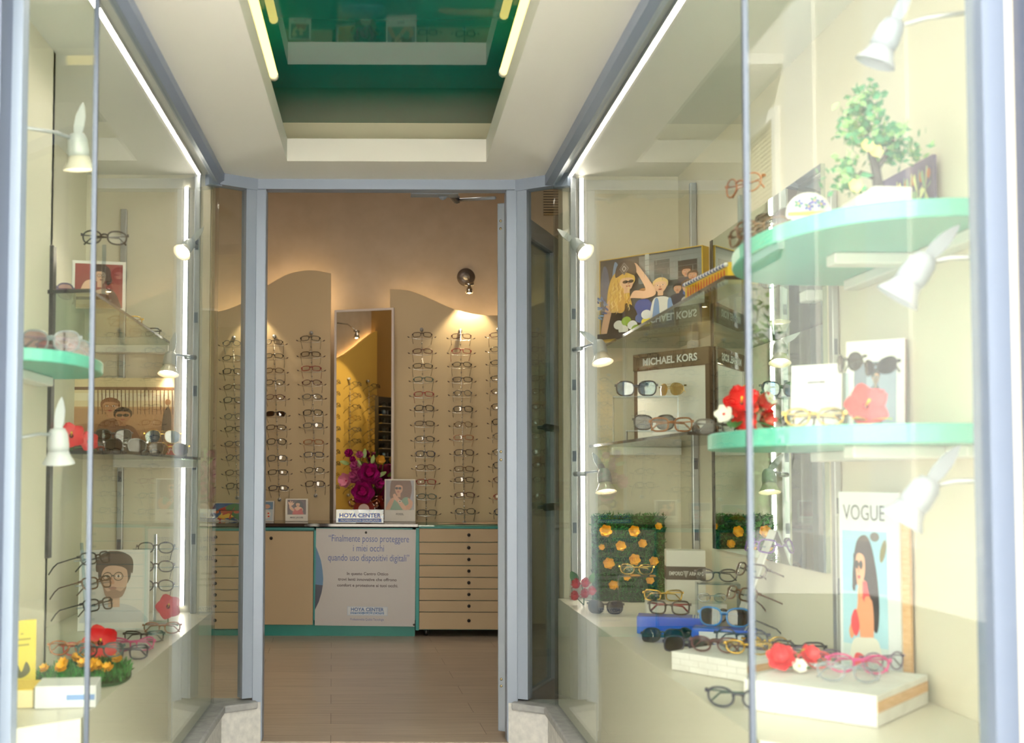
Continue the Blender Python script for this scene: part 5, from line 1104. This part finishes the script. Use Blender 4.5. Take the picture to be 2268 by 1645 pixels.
slab('big white brick-faced slab with a wood edge nearest the street', (.935, 2.335, zr), .31, .26, .060, 48)
z2 = zr+.0465; z3 = zr+.0615
glasses((.80, 2.73, z2), (0, 0, R_(-25)), 'oval', 'wine', 'wine-red eyeglasses lying on the small white slab', None, 'clear', True, .9)
glasses((.885, 2.79, z2), (0, 0, R_(-20)), 'round', 'navy', 'navy blue round eyeglasses standing tall on the small white slab', None, 'clear', True, 1.05)
glasses((.87, 2.70, z2), (0, 0, R_(-20)), 'oval', 'gold', 'gold eyeglasses between wine and navy pairs on the small slab', None, 'clear', True, .8)
glasses((.99, 2.36, z3), (0, 0, R_(-20)), 'oval', 'pink', 'pink eyeglasses on the big white slab beside the blossoms', None, 'clear', True, .95)
glasses((1.064, 2.395, z3), (0, 0, R_(15)), 'round', 'violet-grey', 'violet-grey round eyeglasses at the far corner of the big white slab', None, 'clear', True, .85)
glasses((.93, 2.26, z3), (0, 0, R_(-15)), 'oval', 'clear', 'clear-framed eyeglasses lying before the pink pair on the big slab', None, 'clear', True, .95)
glasses((.90, 2.43, z3), (0, 0, R_(-25)), 'oval', 'coral', 'coral-red eyeglasses behind the blossoms on the big slab', None, 'clear', True, .9)
p = atz(1625, 1583, ZR); glasses((p.x+.025, p.y+.05, zr), (0, 0, R_(-25)), 'oval', 'navy', 'dark blue eyeglasses alone on the counter beside the glass joint', None, 'clear', True, 1.0, 'teal')
# tall fashion board
vg = [('#8fc3dc', rect(0, 1, 0, 1)), ('#a8d2e4', rect(0, 1, 0, .55)), ('#cfdedf', rect(0, 1, 0, .16)), ('#4c4634', ell(.74, .96, .1, .035)), ('#6f6a35', ell(.92, .86, .1, .05, 50))]
vg += [('#1f1518', blob([(.24, .58), (.25, .74), (.34, .92), (.52, .97), (.66, .9), (.78, .68), (.82, .45), (.78, .28), (.68, .3), (.6, .55), (.4, .62)])), ('#d9926c', blob([(.36, .58), (.33, .44), (.22, .34), (.14, .26), (.2, .2), (.36, .28), (.42, .16), (.62, .16), (.68, .3), (.66, .48), (.58, .6), (.48, .64)])), ('#d0404a', blob([(.42, .62), (.58, .62), (.66, .52), (.62, .45), (.46, .5)])), ('#d9404a', blob([(.2, .36), (.3, .42), (.38, .3), (.3, .22), (.2, .28)])), ('#d9926c', blob([(.5, .5), (.66, .5), (.7, .3), (.64, .08), (.54, .06), (.58, .3)])), ('#e8e6dc', blob([(.22, .18), (.5, .22), (.8, .2), (.85, -.05), (.2, -.05)])), ('#d9404a', blob([(.24, .02), (.3, .10), (.5, .08), (.56, .0), (.4, -.04)]))]
vg += head(.42, .74, .13, '#dd9f7c', '#1f1518', 'dark', False, -.2, '#a83238')+[('#1f1518', blob([(.50, .9), (.62, .86), (.72, .6), (.66, .5), (.57, .62), (.56, .8)])), ('#1f1518', blob([(.28, .84), (.27, .7), (.24, .58), (.30, .56), (.32, .7)]))]
t = card('fashion_board', 'tall white fashion board of a long-haired woman in red by the street post', 'poster', (1.088, 2.53, zr), .165, .435, .012, pic(.05, .80, .10, .80, vg)+[('#4f5864', 'text', 'VOGUE', .44, .855, .050, .115, -.0002, 'CENTER')], '#e6ebf1', rz=-65, edge='#eef1f5')
MB().box(.0835, .104, .004, .012, 0, .42).build('side_wing', WOOD, t)
# ------------------------------------------------------------------ the case with the beach picture
zl = ZL+.001; zs3 = ZS3+.0085; zs4 = ZS4+.0085
po = [('#8f3634', rect(0, 1, 0, 1)), ('#3a2a26', blob([(.3, -.1), (.36, .3), (.52, .42), (.8, .4), (.95, .1), (.95, -.1)])), ('#2b1c1c', blob([(.36, .62), (.36, .92), (.55, 1.0), (.72, .9), (.74, .7), (.6, .6)]))]+head(.52, .72, .15, '#e0b79c', '#2b1c1c', '#20140f', False, .25, '#7a1f24')+[('#d9ad92', blob([(.1, .3), (.2, .56), (.34, .62), (.4, .54), (.36, .3), (.25, -.1), (.05, -.1)])), ('#c7b29a', blob([(.42, .3), (.5, .4), (.7, .38), (.66, .0), (.5, -.1)])), ('#2b1c1c', blob([(.68, .5), (.78, .6), (.72, .75), (.66, .62)]))]
c_ = at(222, 700, 3.5)
card('portrait_card', 'white-bordered square portrait with red ground on the glass shelf', 'card', (-.885, 3.5, zs3), .165, .172, .006, pic(.06, .94, .12, .94, po), rz=12, lean=7)
glasses((-.86, 3.34, zs3), (0, 0, R_(35)), 'square', 'wine', 'wine-red folded glasses lying before the red portrait card', None, 'brown', True, .9)
t_ = rodstand('clear stand holding a frame above the red portrait card', (-.80, 3.22, zs3), .16, ('oval', 'black', 'black half-rim eyeglasses on the tall clear stand above the red portrait', None, 'clear', True), 8)
glasses((-.93, 3.19, zs3), (0, 0, R_(40)), 'oversized', 'violet-grey', 'violet sunglasses at the near end of the glass shelf', None, 'pink', True, .9)
glasses((-.87, 4.10, zs3), (0, 0, R_(-5)), 'rectangular', 'black', 'thin black eyeglasses at the far end of the glass shelf', None, 'clear', True, .9)
glasses((-.87, 3.80, zs3), (0, 0, R_(5)), 'oval', 'gold', 'thin gold eyeglasses in the middle of the glass shelf', None, 'clear', True, .9)
for px_, y_, lb in ((140, 2.80, 'white rounded sunglasses on the small teal tray'), (112, 2.62, 'lilac-white sunglasses at the street side of the small teal tray')):
    p = at(px_, 785, y_); glasses((max(-.84, p.x), y_, ZT3+.001), (0, 0, R_(12)), 'oversized', 'clear', lb, None, 'pink', True, .95)
# beach picture
be = [('#c99a6c', rect(0, 1, 0, 1)), ('#e6cfa6', rect(0, 1, .62, 1)), ('#f0e0c4', rect(0, 1, .70, .80)), ('#b98a60', rect(0, 1, .0, .60)), ('#a8764c', blob([(0, .3), (.3, .4), (.6, .3), (1, .36), (1, 0), (0, 0)])), ('#7a5236', rect(.0, 1, .84, .88))]
for i in range(22): x_ = .3+i*.034; be.append(('#7a5236', [(x_, .84), (x_+.008, .84), (x_+.008+.004*(i % 3), .52), (x_+.004*(i % 3), .52)]))
be += [('#8a5a3c', blob([(.28, -.1), (.34, .35), (.44, .46), (.52, .4), (.56, -.1)]))]+head(.45, .62, .085, '#c08a62', '#8a5230')+[('#7a4a30', blob([(.46, -.1), (.5, .3), (.58, .38), (.68, .3), (.76, -.1)]))]+head(.56, .5, .08, '#b07850', '#3a2418', 'dark')+[('#5a4a40', blob([(.90, .2), (.91, .5), (.95, .62), (.98, .5), (.97, .2)])), ('#b07850', ell(.95, .68, .025, .04)), ('#c08a62', blob([(.92, .25), (.91, .0), (.94, .0), (.95, .25)])), ('#f0e4d0', 'skip')]
be = [s for s in be if s[1] != 'skip']
w_, h_ = px_size(255, 150, 4.22); b_ = at(251, 1010, 4.22)
card('beach_picture', 'sepia picture of a couple on a beach before a pier', 'picture', (b_.x+.01, 4.215, zs4), w_, at(0, 836, 4.22).z-zs4, .008, pic(.0, 1, .04, 1, be), '#b98a60')
t = thing('plinth_block', 'dark brown display base with a red logo plaque under the beach picture', 'display base', (b_.x+.055, 4.15, zs4))
bev(MB().box(-.225, .225, -.045, .045, 0, .048).build('base_block', M('#41342c', .35), t), .002)
m_ = MB().box(.145, .222, -.0465, -.0452, .006, .044); pl = m_.build('logo_plaque', M('#c8222c', .4), t)
mb, ms = printed(.077, .038, -.0466, [('#f2f2f2', 'text', 'Ray-Ban', .5, .36, .026, .062, .0003, 'CENTER')])
for i in range(len(mb.v)): v = mb.v[i]; mb.v[i] = (v[0]+.1835+.12*(v[2]-.014), v[1], v[2]+.006+.16*(v[0]))
mb.build('lettering', ms, pl)
GS = [(-.80, 4.12, .05, 'aviator', 'gold', 'blue', 'gold aviator sunglasses on the dark base under the beach picture', 'b'), (-.985, 4.14, .05, 'oversized', 'grey', 'teal', 'dark shield sunglasses with rainbow glints on the dark base', 'b'), (-.74, 3.95, 0, 'aviator', 'gold', 'brown', 'gold-rimmed aviator sunglasses at the front of the dark-edged shelf by the red logo', 's'),
      (-.79, 3.78, 0, 'square', 'tortoiseshell', 'brown', 'tortoiseshell square sunglasses on the dark-edged shelf behind the gold aviators', 's'), (-.83, 3.62, 0, 'round', 'black', 'grey', 'black round sunglasses in the middle of the dark-edged shelf', 's'), (-.79, 3.48, 0, 'aviator', 'silver', 'grey', 'silver aviator sunglasses beside the small red flower', 's'), (-.94, 3.78, 0, 'oval', 'red', 'brown', 'red oval sunglasses deep on the dark-edged shelf', 's'), (-.97, 3.96, 0, 'aviator', 'silver', 'blue', 'silver aviators with blue mirror lenses deep on the dark-edged shelf', 's')]
for x_, y_, dz, sh, co, le, lb, k_ in GS: glasses((x_, y_, zs4+dz), (0, 0, R_(10)), sh, co, lb, None, le, True, .95)
# bearded portrait board
ma = [('#d4d2d0', rect(0, 1, 0, 1)), ('#e3e1df', rect(.55, 1, 0, 1)), ('#c9cdd4', blob([(.05, -.1), (.12, .16), (.4, .26), (.72, .24), (.95, .1), (1, -.1)]))]+head(.5, .62, .24, '#c9a48e', '#3a2d28', '#2a211d', False, -.1, '#9a6a60')+[('#3a2d28', blob([(.24, .7), (.25, .9), (.42, 1.0), (.62, .98), (.76, .88), (.76, .68), (.68, .8), (.45, .82)])), ('#8f7060', blob([(.34, .5), (.38, .36), (.5, .33), (.62, .36), (.68, .5), (.6, .43), (.5, .46), (.4, .43)]))]
card('portrait_board', 'pale board with a dark-haired man in glasses leaning on the counter', 'poster', (-.90, 3.82, zl), .235, .275, .006, pic(.02, .98, .1, .98, ma), '#e9e8e6', rz=10, lean=14)
# two clear stands with three frames each
def ladder(label, c, rz, rowz, frames, lean=.03, w=.16):
    t = thing('acrylic_stand', label, 'stand', c, (0, 0, R_(rz)))
    MB().box(-.05, .05, -.03, .05, 0, .004).build('foot_plate', ACR, t)
    MB().tube([(0, .01, .004), (0, .01+lean, rowz[-1]+.05)], .005, 8).build('upright', ACR, t)
    q = Matrix.Translation(Vector(c)) @ Matrix.Rotation(R_(rz), 4, 'Z')
    for z_, (sh, co, lb) in zip(rowz, frames):
        y_ = .01+lean*(z_-.004)/(rowz[-1]+.046)
        MB().tube([(-w/2, y_-.04, z_), (w/2, y_-.04, z_)], .0025, 6).tube([(0, y_-.005, z_), (0, y_-.04, z_)], .002, 6).build('crossbar', ACR, t)
        h_ = SHAPES[sh][1]; g = q @ Vector((0, y_-.068, z_+.0095-h_*.62)); glasses(g, (R_(-14), 0, R_(rz)), sh, co, lb)
def rz_of(pys, Y, z0): return [at(0, y, Y).z-z0 for y in pys][::-1]
ladder('clear ladder stand with three slim frames near the upright LED strip', (-.80, 4.02, zl), 14, rz_of((1215, 1256, 1298), 4.0, zl), [('oval', 'brown', 'brown oval eyeglasses lowest on the ladder stand near the LED strip'), ('oval', 'brown', 'brown oval eyeglasses in the middle of the ladder stand near the LED strip'), ('oval', 'grey', 'grey-brown oval eyeglasses at the top of the ladder stand near the LED strip')])
ladder('clear ladder stand with three dark frames before the portrait board', (-.895, 3.50, zl), 62, rz_of((1238, 1292, 1340), 3.5, zl), [('rectangular', 'black', 'black eyeglasses lowest on the ladder stand before the portrait board'), ('rectangular', 'tortoiseshell', 'tortoiseshell eyeglasses in the middle of the ladder stand before the portrait board'), ('rectangular', 'black', 'black eyeglasses at the top of the ladder stand before the portrait board')])
# frames lying on the counter
LC = [(-.72, 3.74, 'oval', 'amber', 'copper-brown eyeglasses by the crimson hibiscus on the counter', 10), (-.74, 3.55, 'rectangular', 'brown', 'brown rectangular eyeglasses on the counter near the slanting glass edge', 8), (-.735, 3.38, 'cat-eye', 'pink', 'pink cat-eye eyeglasses lying behind the grass mat', 12), (-.86, 3.30, 'oval', 'coral', 'coral eyeglasses beside the pink cat-eye pair', 20), (-.72, 3.22, 'square', 'navy', 'navy square eyeglasses between pink pair and grass mat', 10), (-.845, 2.72, 'oval', 'pink', 'pink-red eyeglasses on the counter next to the yellow card', 18)]
for x_, y_, sh, co, lb, rz_ in LC[:5]: glasses((x_, y_, zl), (0, 0, R_(rz_)), sh, co, lb, None, 'clear', True, .95)
glasses((-.735, 2.98, zl+.045), (0, 0, R_(12)), 'oval', 'teal', 'turquoise eyeglasses lying among the yellow blossoms of the grass mat', None, 'clear', True, .95)
glasses((-.82, 3.02, zl+.045), (0, 0, R_(12)), 'oval', 'amber', 'amber eyeglasses lying at the back of the grass mat', None, 'clear', True, .95)
# white box with blue stripe, yellow lid box and yellow card
t = thing('glasses_box', 'white carton with a blue stripe at the street corner of the counter', 'box', (-.715, 2.62, zl), (0, 0, R_(8))); bev(MB().box(-.07, .065, -.055, .055, 0, .05).build('box_body', M('#eef0f4', .45), t), .002)
MB().box(.0, .062, -.0562, -.0552, .018, .030).build('blue_stripe', M('#6f8fc4', .45), t)
t = thing('glasses_box', 'low pale yellow carton lying beside the white one under the yellow card', 'box', (-.835, 2.62, zl), (0, 0, R_(8))); bev(MB().box(-.045, .045, -.06, .06, 0, .04).build('box_body', M('#f1e3b4', .5), t), .002); MB().box(-.044, .044, -.059, .059, .0401, .042).build('lid', M('#e9c64a', .5), t)
card('yellow_card', 'yellow text card standing edgewise at the street end of the counter', 'card', (-.868, 2.75, zl), .075, .172, .004, [('#a39638', rect(.45, .55, .80, .825)), ('#a39638', rect(.2, .8, .72, .75)), ('#a39638', rect(.25, .75, .64, .67)), ('#5a5a3a', blob([(.2, .3), (.35, .4), (.5, .28), (.65, .42), (.8, .3), (.65, .22), (.4, .2)], 3))], '#dcc84a', rz=42)
